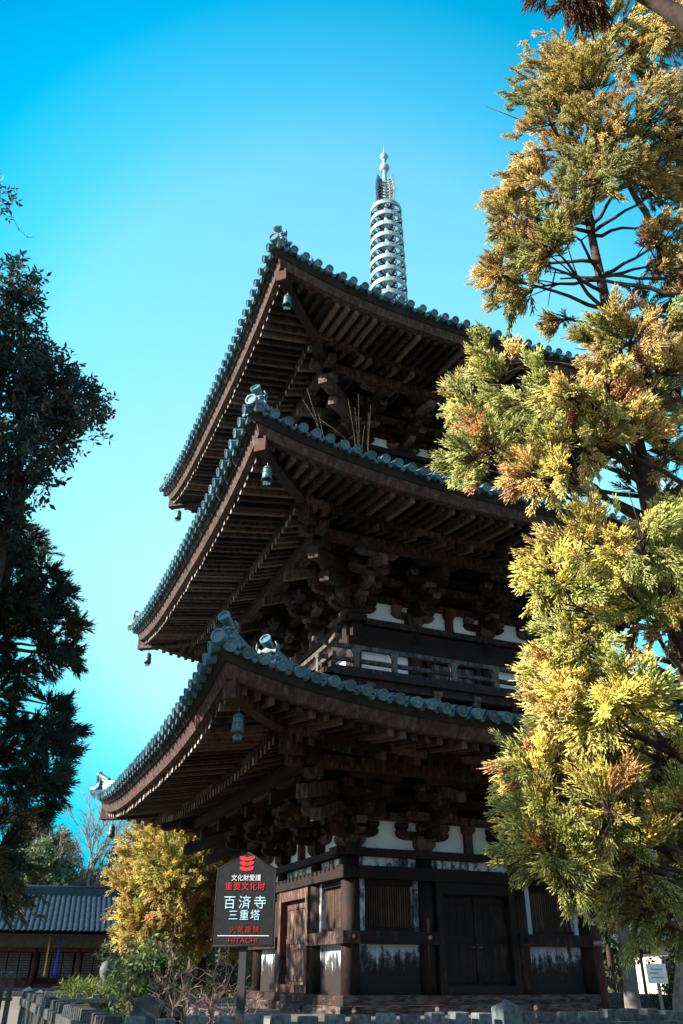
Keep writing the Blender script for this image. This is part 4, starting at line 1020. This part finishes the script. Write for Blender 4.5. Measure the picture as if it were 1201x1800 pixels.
# ------------------------------------------------------------------ hall
def hall():
    D = 48; A = at(-60, 1700, D); B = at(262, 1700, D)
    t_ = Vector((B[0]-A[0], B[1]-A[1], 0)).normalized(); d_ = Vector((t_.y, -t_.x, 0))
    if d_.dot(Vector((CAM[0]-A[0], CAM[1]-A[1], 0))) < 0: d_ = -d_
    fr = Fr((A[0], A[1], 0), t_, d_); L = (Vector((B[0]-A[0], B[1]-A[1], 0))).length
    zr = at(100, 1566, D+3)[2]; ze_ = at(100, 1640, D-1.2)[2]; zb_ = at(100, 1736, D)[2]; g0 = gz(A[0], A[1])
    H = thing('hall', 'low wooden hall with dark blue tiled roof and pale lattice doors at left', 'hall', tuple(fr(L/2, 0, g0)))
    u0, u1 = -3.0, L+.8
    V = []; Q = []; T = []; sp = .26; npp = 6; nu = int((u1-u0)/sp)*npp; nv = 14
    for sgn in (1, -1):
        b0 = len(V)
        for a in range(nu+1):
            u = u0+(u1-u0)*a/nu; x = (a % npp)/npp; h = .07*max(0, math.sin(math.pi*x*1.0))**.7
            for k in range(nv+1):
                f = k/nv; vv = (-3.0+4.4*f) if sgn > 0 else (-3.0-4.4*f)
                V.append(fr(u, vv, zr-.25+(ze_-zr+.3)*(f*.9+.1*f*f)+h+.02*(k % 2))); T.append(.5+.35*math.sin(a//npp*3.7)*math.cos(k*2.1))
        for a in range(nu):
            for k in range(nv): q0 = b0+a*(nv+1)+k; Q.append((q0, q0+1, q0+nv+2, q0+nv+1))
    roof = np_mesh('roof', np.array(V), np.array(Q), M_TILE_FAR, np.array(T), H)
    mb = MB(); mb.tint = .7
    mb.box(fr, u0-.1, u1+.1, -3.2, -2.8, zr-.3, zr+.05); mb.box(fr, u0-.1, u1+.1, -3.12, -2.88, zr+.05, zr+.14)
    mb.lathe(fr(u0-.15, -3.0, zr+.14), [(.11, 0), (.11, u1-u0+.3)], 10, 0, fr.t); mb.build('ridge', M_TILE_FAR, roof)
    mb = MB(); mb.tint = .4; mb.box(fr, u0, u1, 1.1, 1.3, ze_-.16, ze_-.05)
    for k in range(int((u1-u0)/.3)): mb.rt(); mb.box(fr, u0+.05+k*.3, u0+.15+k*.3, -.1, 1.1, ze_-.12, ze_-.02)
    mb.build('eave_rafters', M_WOOD, roof)
    mb = MB(); mb.box(fr, u0+.6, u1-.6, -5.6, -.8, g0-.2, ze_+.25); mb.build('wall', M_DARK, H)
    mb = MB(); mb.tint = .5; mb.box(fr, u0+.4, u1-.4, -.12, .06, ze_-.62, ze_-.13); mb.build('eave_wall_board', M_EBRD, H)
    mb = MB(); mb.tint = .5; mb.box(fr, u0+.4, u1-.4, -.2, .12, ze_-.80, ze_-.622); mb.box(fr, u0+.4, u1-.4, -.2, .12, zb_, zb_+.15); mb.build('beams', M_RED, H)
    n = 5; ws = (L+1.6)/n
    for k in range(n+1):
        p_ = MB(); p_.rt(.3, .7); u = -1.0+ws*k; p_.lathe(fr(u, .02, g0-.2), [(.14, 0), (.13, ze_-.6-g0+.15)], 12); p_.build('post', M_RED, H)
    for k in range(n):
        for hh in range(3):
            a = -1.0+ws*k+.2+(ws-.4)*hh/3+.03; b_ = a+(ws-.4)/3-.06; dr = MB(); dr.tint = .5
            dr.box(fr, a, b_, -.55, -.50, zb_+.15, ze_-.82); door = dr.build('door', M_PAPER, H)
            g = MB(); g.tint = .4; z0, z1 = zb_+.15, ze_-.82
            for q in range(10): u = a+(b_-a)*q/9; g.box(fr, u-.014, u+.014, -.50, -.46, z0, z1)
            for q in range(13): z = z0+(z1-z0)*q/12; g.box(fr, a, b_, -.50, -.455, z-.014, z+.014)
            g.box(fr, a, b_, -.50, -.45, z0, z0+(z1-z0)*.2)
            g.build('lattice', M_DARK, door)
    mb = MB(); mb.tint = .4; mb.box(fr, u0, u1, -6, 1.0, g0-.3, zb_-.10); mb.tint = .6; mb.box(fr, u0+.2, u1-.2, -5.8, .8, zb_-.10, zb_); mb.build('stone_plinth', M_STONE_D, H)
    st = MB()
    for k in range(3): st.rt(); st.box(fr, 1.0, 5.2, 1.002+.3*k, 1.30+.3*k, g0-.3, zb_-.10-(zb_-.1-g0)*(k+1)/4)
    st.build('steps', M_STONE_D, H)
    for px, m_, col, nm in ((80, M_YELC, 'yellow-brown', 'rope'), (99, M_BLUEC, 'blue', 'banner')):
        c = at(px, 1700, D-1.0); z1 = at(px, 1648, D-1)[2]; z0 = at(px, 1716, D-1)[2]; mb = MB(); mb.tint = .5
        if nm == 'rope':
            mb.lathe((c[0], c[1], z0), [(.07, 0), (.06, .1), (.04, .35), (.035, z1-z0)], 8); kind, lb, ct = 'bell_rope', 'yellow-brown bell rope hanging before the hall lattice', 'rope'
        else:
            mb.lathe((c[0], c[1], z0), [(.15, 0), (.12, .3), (.06, .8), (.04, 1.3), (.035, z1-z0)], 9); kind, lb, ct = 'bell_rope', 'blue cloth bell rope hanging before the hall lattice, wider at its foot', 'rope'
        o = mb.build(kind, m_); tag(o, lb, ct, 'ropes hanging from the hall eave')
M_EBRD = plain('shade_dimmed_eave_plaster', (.07, .058, .045), (.12, .10, .078), 4, .9, 0, .1, .2)  # beige plaster colour dimmed for the shade under the hall eave
M_PAPER = plain('lattice_paper', (.66, .64, .60), (.78, .76, .72), 3, .9, 0, 0, .2)
hall()

# ------------------------------------------------------------------ fences
def picket(parent, fr, u, w, z1, tk=.12, m=None):
    mb = MB(); mb.rt(.1, 1); z0 = -.3; c = .007; dw = random.uniform(-.006, .006); dz = random.uniform(-.012, .012)
    mb.box(fr, u-w/2+dw, u+w/2+dw, -tk/2, tk/2, z0, z1-c+dz)
    mb.hexa([fr(u-w/2+dw, -tk/2, z1-c+dz), fr(u+w/2+dw, -tk/2, z1-c+dz), fr(u+w/2+dw, tk/2, z1-c+dz), fr(u-w/2+dw, tk/2, z1-c+dz),
             fr(u-w/2+dw+c, -tk/2+c, z1+dz), fr(u+w/2+dw-c, -tk/2+c, z1+dz), fr(u+w/2+dw-c, tk/2-c, z1+dz), fr(u-w/2+dw+c, tk/2-c, z1+dz)])
    mb.build('picket', m or M_STONE, parent)
def fpost(parent, fr, u, w, z1, m=None):
    mb = MB(); mb.rt(.3, .9); a = w/2
    mb.box(fr, u-a, u+a, -a, a, -.3, z1-.06); q = [fr(u-a, -a, z1-.06), fr(u+a, -a, z1-.06), fr(u+a, a, z1-.06), fr(u-a, a, z1-.06)]
    i = [mb.vert(x) for x in q]; tp = mb.vert(fr(u, 0, z1))
    for k in range(4): mb.face((i[k], i[(k+1) % 4], tp))
    mb.build('fence_post', m or M_STONE, parent)
def stone_fence(label, A, B, z1, step, w, posts, m=None, group=None, pz=.10):
    A = Vector((*A, 0)); B = Vector((*B, 0)); t_ = (B-A).normalized(); fr = Fr(A, t_, (t_.y, -t_.x, 0)); L = (B-A).length
    T = thing('stone_fence', label, 'fence', tuple(A), group)
    pu = [L*f for f in posts]
    for u in pu: fpost(T, fr, u, .175, z1+pz, M_STONE)
    n = int(L/step)
    for k in range(n+1):
        u = (k+.5)*step
        if u < L and all(abs(u-q) > .14 for q in pu): picket(T, fr, u, w, z1, .12, m)
    cuts = [0]+sorted(pu)+[L]
    for a, b in zip(cuts, cuts[1:]):
        if b-a > .3:
            for z in (z1-.17, z1-.75):
                r = MB(); r.rt(.3, .8); r.box(fr, a+.10, b-.10, .062, .115, z, z+.09); r.build('rail', m or M_STONE, T)
FG = 'picket fences round the tower'
M_SLAT = plain('shade_toned_slats', (.018, .024, .027), (.06, .064, .064), 15, .9, 0, .3, .2)  # shade on the left fence put into the darker slat colour
yF = -9.0
xp = at_y(890, 1765, yF)[0]
x0, x1 = -6.85, 3.2
stone_fence('granite picket fence in front of the tower with a pyramid-capped post', (x0, yF), (x1, yF), 1.09, .205, .115, [(xp-x0)/(x1-x0), 1.0], None, FG, .085)
stone_fence('narrow-slatted fence coloured dark for shade, running back along the left side toward the hall', (-6.72, .15), (-6.84, -8.75), 1.08, .15, .095, [0.0], M_SLAT, FG, .07)
stone_fence('sunlit granite picket fence behind the tower, in front of the leafy shrubs', (-5.9, 7.2), (6.5, 6.3), .90, .36, .17, [0.0, 1.0], None, FG)
stone_fence('shaded granite picket fence to the right of the tower', (6.9, 6.0), (6.9, -8.0), .95, .26, .17, [0.0, 1.0], None, FG)
p = at(10, 1700, 30)
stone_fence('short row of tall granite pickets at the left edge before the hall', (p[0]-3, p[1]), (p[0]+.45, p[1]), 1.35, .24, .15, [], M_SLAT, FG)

# ------------------------------------------------------------------ notice board
def notice_board():
    D = 8.3; c0 = at(431, 1590, D); T = thing('notice_board', 'dark notice board with red and white lettering on a square post', 'sign', (c0[0], c0[1], -.15))
    yaw = .47; t_ = Vector((math.cos(yaw), -math.sin(yaw), 0)); d_ = Vector((-math.sin(yaw), -math.cos(yaw), 0)); o = Vector((c0[0], c0[1], 0)); fr = Fr(o, t_, d_)
    zs = at(431, 1528, D)[2]; zt = at(431, 1498, D)[2]; zb_ = at(431, 1663, D)[2]; w = .272
    out = [(-w-.004, zb_), (w+.004, zb_), (w, zs), (0, zt), (-w, zs)]
    mb = MB(); mb.tint = .5; mb.extr([fr(x, -.015, z) for x, z in out], [fr(x, .015, z) for x, z in out]); board = mb.build('board', M_SIGN, T)
    ed = MB(); ed.tint = .9
    for a, b in zip(out, out[1:]+out[:1]): ed.tube([fr(a[0], .012, a[1]), fr(b[0], .012, b[1])], .007, 4)
    ed.build('board_edge', M_SIGN, board)
    mb = MB(); mb.tint = .8; mb.box(fr, -.033, .033, -.085, -.018, -.3, zb_+.5); mb.build('post', M_POST, T)
    H = zt-zb_
    def text(body, size, x, z, m, name='lettering', sx=1.0, space=1.0):
        cu = bpy.data.curves.new(name, 'FONT'); cu.body = body; cu.size = size; cu.align_x = 'CENTER'; cu.align_y = 'CENTER'; cu.space_character = space; cu.extrude = .0015; cu.offset = .0
        tmp = bpy.data.objects.new('tmp_text', cu); COL.objects.link(tmp); dg = bpy.context.evaluated_depsgraph_get()
        me = bpy.data.meshes.new_from_object(tmp.evaluated_get(dg)); bpy.data.objects.remove(tmp)
        Mx = Matrix(((t_.x*sx, 0, d_.x, 0), (t_.y*sx, 0, d_.y, 0), (0, 1, 0, 0), (0, 0, 0, 1)))
        me.transform(Matrix.Translation(fr(x, .0185, z)) @ Mx); me.materials.clear(); me.materials.append(m)
        a = me.attributes.new('tint', 'FLOAT', 'POINT'); a.data.foreach_set('value', [.5]*len(me.vertices))
        return link(name, me, board)
    zz = lambda py: at(431, py, D)[2]
    text('文化財愛護', .056, 0, zz(1544), M_WHITE, 'lettering', 1, 1.0)
    text('重要文化財', .072, -.005, zz(1559), M_REDL, 'lettering', 1, 1.12)
    text('百済寺', .118, 0, zz(1588), M_BLUEW, 'lettering', 1, 1.38)
    text('三重塔', .092, .0, zz(1610), M_BLUEW, 'lettering', 1, 1.2)
    text('火気厳禁', .060, .01, zz(1635), M_REDD, 'lettering', 1, 1.35)
    text('HITACHI', .056, 0, zz(1653.5), M_REDD, 'lettering', 1.2, 1.05)
    mb = MB(); mb.tint = .5; mb.box(fr, -.235, .235, .0155, .018, zz(1645)-.003, zz(1645)+.003); mb.build('ruled_line', M_WHITE, board)
    # the red emblem: three tiers of a bracket shape
    zc = zz(1521); s = .072
    mb = MB(); mb.tint = .5
    for k in range(3):
        z = zc+s*.78-k*s*.62; ww = s*(1-.04*k)
        pl = [(-ww, .30), (-ww*.35, .30), (-ww*.20, .16), (ww*.20, .16), (ww*.35, .30), (ww, .30), (ww*.96, -.02), (ww*.55, -.20), (0, -.26), (-ww*.55, -.20), (-ww*.96, -.02)]
        mb.extr([fr(x, .0155, z+y*s) for x, y in pl], [fr(x, .019, z+y*s) for x, y in pl])
    mb.build('emblem', M_REDL, board)
M_POST = plain('sign_post_paint', (.018, .018, .019), (.03, .03, .03), 9, .7, 0, .1, .3)
notice_board()

# ------------------------------------------------------------------ small things left
def stele(label, px, D, w, z1, dark=True):
    p = at(px, 1700, D); g = gz(p[0], p[1]); mb = MB(); mb.tint = .4; yaw = .2; t_ = Vector((math.cos(yaw), -math.sin(yaw), 0)); fr = Fr((p[0], p[1], 0), t_, (-t_.y*-1*-1, -t_.x, 0))
    fr = Fr((p[0], p[1], 0), t_, (t_.y, -t_.x, 0)); h = z1-g; n = 9
    pl = [(-w/2, g-.2), (w/2, g-.2)]+[(w/2*math.cos(math.pi*k/n), z1-w*.42+w*.42*math.sin(math.pi*k/n)) for k in range(n+1)]
    mb.extr([fr(x, -.11, z) for x, z in pl], [fr(x, .11, z) for x, z in pl])
    mb.tint = .6; mb.box(fr, -w*.7, w*.7, -.2, .2, g-.2, g+.14)
    return tag(mb.build('stone_stele', M_STONE_D if dark else M_STONE), label, 'stone')
stele('dark round-topped stone standing inside the fence left of the platform', 264, 10.5, .27, at(264, 1750, 10.5)[2])
stele('dark round-topped stone close behind the left fence', 97, 14.5, .28, at(97, 1750, 14.5)[2])
def statue():
    p = at(187, 1700, 27); g = gz(p[0], p[1]); mb = MB(); mb.tint = .7; z1 = at(187, 1690, 27)[2]; h = z1-g
    mb.lathe((p[0], p[1], g-.1), [(.30, 0), (.30, h*.35), (.22, h*.38), (.22, h*.5), (.26, h*.58), (.24, h*.72), (.12, h*.80), (.10, h*.82), (.16, h*.88), (.17, h*.96), (.10, h*1.04), (.01, h*1.07)], 14)
    tag(mb.build('stone_figure', M_STONE), 'small weathered stone figure standing before the hall among shrubs', 'statue')
statue()

# dry weeds on the middle roof
def weeds():
    zr2 = INFO[1]['zroof']; k = 0
    for (px, tops) in ((575, [(540, 683), (532, 702), (560, 726)]), (632, [(612, 702), (624, 716), (630, 692), (641, 748)]), (644, [(652, 712), (560, 735), (648, 725)])):
        d = ray(px, 778); t = (-4.7-CAM[1])/d[1]; b = CAM+d*t; mb = MB(); mb.tint = .6; bz = zr2(b[0], 4.7)
        b = np.array([b[0], -4.7, bz-.02])
        for (tx, ty) in tops:
            e_ = at_y(tx, ty, -4.75); mid = (b+e_)/2+np.array([0, 0, .18 if abs(tx-px) > 40 else .03])
            mb.tube([b+rng.normal(size=3)*.02, (b+mid)/2+rng.normal(size=3)*.01, mid, e_], [.0015, .0014, .0012, .0008], 4)
        tag(mb.build('dry_weed', M_STRAW), ('dry bent weed stalks growing from the middle roof near its corner', 'upright tuft of dry weed stalks on the middle roof edge', 'dry weed with a long arching stalk on the middle roof')[k], 'weed', 'weeds growing on the roof tiles'); k += 1
M_STRAW = plain('dry_straw', (.20, .16, .11), (.36, .30, .22), 9, .9, 0, 0, .2)
weeds()

# ------------------------------------------------------------------ right background
def right_side():
    # beige house
    D = 34; A = at(1095, 1700, D); B = at(1290, 1700, D-4); t_ = Vector((B[0]-A[0], B[1]-A[1], 0)).normalized(); d_ = Vector((t_.y, -t_.x, 0)); fr = Fr((A[0], A[1], 0), t_, d_); L = 7.5; g = gz(A[0], A[1])
    H = thing('house', 'beige rendered house behind the trees at the lower right', 'house', tuple(fr(L/2, 0, g)))
    zt = at(1150, 1650, D)[2]
    mb = MB(); mb.tint = .5; mb.box(fr, 0, L, -5, 0, g-.2, zt); mb.build('wall', M_WALL, H)
    mb = MB(); mb.tint = .5; P_ = [(.9, zt-.15), (.9, zt), (-2.5, zt+1.5), (-5.9, zt), (-5.9, zt-.15), (-2.5, zt+1.35)]
    mb.extr([fr(-.6, v, z) for v, z in P_], [fr(L+.6, v, z) for v, z in P_]); mb.build('roof', M_TILE_FAR, H)
    for u in (2.2, 5.0):
        mb = MB(); mb.tint = .4; mb.box(fr, u, u+1.2, .003, .05, g+.9, g+2.0); wn_ = mb.build('window', M_BLACK, H)
        f_ = MB(); f_.tint = .6
        for q in ((u-.06, u, g+.84, g+2.06), (u+1.2, u+1.26, g+.84, g+2.06), (u+.57, u+.63, g+.9, g+2.0)): f_.box(fr, q[0], q[1], .003, .08, q[2], q[3])
        f_.box(fr, u, u+1.2, .052, .08, g+.84, g+.9); f_.box(fr, u, u+1.2, .052, .08, g+2.0, g+2.06); f_.build('window_frame', M_METAL, wn_)
    # trunks
    def trunk_tree(label, a, b, D, r, clusters, pal, name='tall_tree'):
        p0 = at(a[0], 1700, D); g0 = gz(p0[0], p0[1]); T = thing(name, label, 'tree', (p0[0], p0[1], g0)); mb = MB(); mb.tint = .6
        e_ = at(b[0], b[1], D); pts = [np.array([p0[0], p0[1], g0-.2])+(e_-np.array([p0[0], p0[1], g0-.2]))*f+rng.normal(size=3)*.03*(0 < f < 1) for f in np.linspace(0, 1, 8)]
        mb.tube(pts, [r*1.25]+[r*(1-.75*f) for f in np.linspace(0, 1, 7)], 10); mb.build('trunk', M_BARK_G, T)
        C = [px_cluster(x, y, q, D+rng.uniform(-.8, .8)) for x, y, q in clusters]
        crown('foliage', T, C, SP_LO, 10, M_CEDAR, pal, 1.3, (-.2, -.2, .1), 1.3)
        br = MB(); br.tint = .5
        for c, q in C: limb(br, pts[int(rng.integers(3, 7))], c, .035, .01, .02)
        br.build('branches', M_BARK_G, T)
    trunk_tree('slim grey-trunked tree leaning just right of the tower corner', (1103, 1700), (1062, 1380), 15, .14, [(1060, 1420, 40), (1085, 1400, 40), (1060, 1480, 30), (1120, 1440, 40), (1100, 1350, 50), (1050, 1370, 40)], [(2, (.10, .08, .04)), (2, (.08, .09, .03)), (1, (.15, .08, .04))])
    trunk_tree('straight brown-trunked cedar in front of the beige house', (1178, 1700), (1150, 1250), 12, .12, [(1165, 1480, 45), (1150, 1540, 36), (1190, 1560, 36), (1130, 1590, 26), (1160, 1420, 50), (1185, 1350, 50), (1172, 1600, 28), (1180, 1280, 50)], [(3, (.16, .14, .035)), (2, (.22, .12, .045)), (1, (.09, .10, .03))])
    DK = [(2, (.035, .05, .022)), (1, (.07, .075, .03))]
    p = at(1070, 1700, 27); round_tree('evergreen_tree', 'dark thicket tree between the tower and the beige house', p[0], p[1], .6, 4.4, .9, DK, TW_LO, .6, 10, M_LEAF, 16, None, .12, 1, .4)
    p = at(1110, 1700, 44); round_tree('evergreen_tree', 'far dark evergreen rising over the beige house roof', p[0], p[1], 2.5, 9.0, 3.2, DK, TW_LO, 1.0, 3, M_LEAF, 22, None, .2, 1, .4)
    bush('round_bush', 'clipped green bush at the lower right edge beside the beige house', 1200, 20, .75, .1, 1.9, [(3, (.07, .10, .03)), (1, (.11, .13, .04))], TW, 1.0, 26, 14)
    for px, D, top, rad, lab in ((1085, 52, 1480, 3.2, 'far bluish evergreen seen between the tower corner and the cedar trunk'), (1185, 56, 1500, 3.4, 'far evergreen rising behind the right half of the beige house')):
        p = at(px, 1700, D); round_tree('evergreen_tree', lab, p[0], p[1], 1.2, at(px, top, D)[2]-.8, rad, DK, TW_LO, 1.0, 3, M_LEAF, 24, None, .2, 1, .4)
    # pole
    p = at(1056, 1700, 14); mb = MB(); mb.tint = .5; zt = at(1052, 1590, 14)[2]
    mb.lathe((p[0], p[1], -.3), [(.06, 0), (.055, zt+.3)], 12); P0 = tag(mb.build('pole', M_RED), 'slim reddish-brown pole just right of the tower corner', 'pole')
    mb = MB(); mb.tint = .6
    for z in (zt-.25, zt-.55): mb.lathe((p[0], p[1], z), [(.066, 0), (.066, .07)], 12)
    mb.build('pole_band', M_METAL, P0)
    # signs
    def stand(label, px, py0, py1, w, D, mboard, name, mpost, letters):
        p = at(px, 1700, D); T = thing(name, label, 'sign', (p[0], p[1], -.15)); yaw = .7; t_ = Vector((math.cos(yaw), -math.sin(yaw), 0)); d_ = Vector((-math.sin(yaw), -math.cos(yaw), 0)); fr = Fr((p[0], p[1], 0), t_, d_)
        z1, z0 = at(px, py0, D)[2], at(px, py1, D)[2]; mb = MB(); mb.tint = .7; mb.box(fr, -w/2, w/2, -.01, .01, z0, z1); bd = mb.build('board', mboard, T)
        mb = MB(); mb.tint = .5; mb.box(fr, -.02, .02, -.052, -.012, -.3, z1-.03); mb.build('post', mpost, T)
        mb = MB(); mb.tint = .5
        for (a, b, z, h) in letters: mb.box(fr, a*w, b*w, .0105, .013, z0+(z1-z0)*z, z0+(z1-z0)*(z+h))
        mb.build('lettering', M_TEAL, bd)
    stand('small white sign on a thin post at the lower right', 1153, 1694, 1729, .22, 11.5, M_WHITE, 'white_sign', M_METAL, [(-.3, .3, .70, .05), (-.36, .1, .5, .06), (-.3, .34, .28, .04)])
    stand('small dark board on a wooden post before the beige house', 1129, 1652, 1677, .34, 13, M_SIGN, 'dark_sign', M_BARK, [(-.35, .35, .6, .06), (-.35, .2, .35, .05)])
    # globe lamp among the cedar branches
    c = at(1166, 868, 10.5); depth = float((c-CAM)@FWD); r = 34*depth/F_PX
    T = thing('street_lamp', 'tall street lamp with a clear globe showing through the cedar branches', 'street lamp', (c[0], c[1], -.15))
    mb = MB(); mb.ball(c, r, 24); mb.build('globe', M_GLOBE, T)
    mb = MB(); mb.tint = .4; mb.lathe((c[0], c[1], -.3), [(.075, 0), (.06, 2), (.045, c[2]-r+.2), (.10, c[2]-r+.24), (.10, c[2]-r+.34)], 12); mb.build('lamp_post', M_METAL, T)
    mb = MB(); mb.tint = .9; mb.lathe((c[0], c[1], c[2]-r*.95), [(.05, 0), (.06, .1), (.055, .26), (.01, .3)], 10); mb.build('bulb', M_WHITE, T)
M_TEAL = plain('teal_print', (.06, .25, .26), (.08, .30, .31), 9, .6, 0, 0, .3)
M_GLOBE, _t, _b = mat('clear_globe'); _b.inputs['Base Color'].default_value = (.85, .88, .9, 1); _b.inputs['Roughness'].default_value = .05; _b.inputs['Transmission Weight'].default_value = .85; _b.inputs['IOR'].default_value = 1.08; _b.inputs['Specular IOR Level'].default_value = .9
right_side()
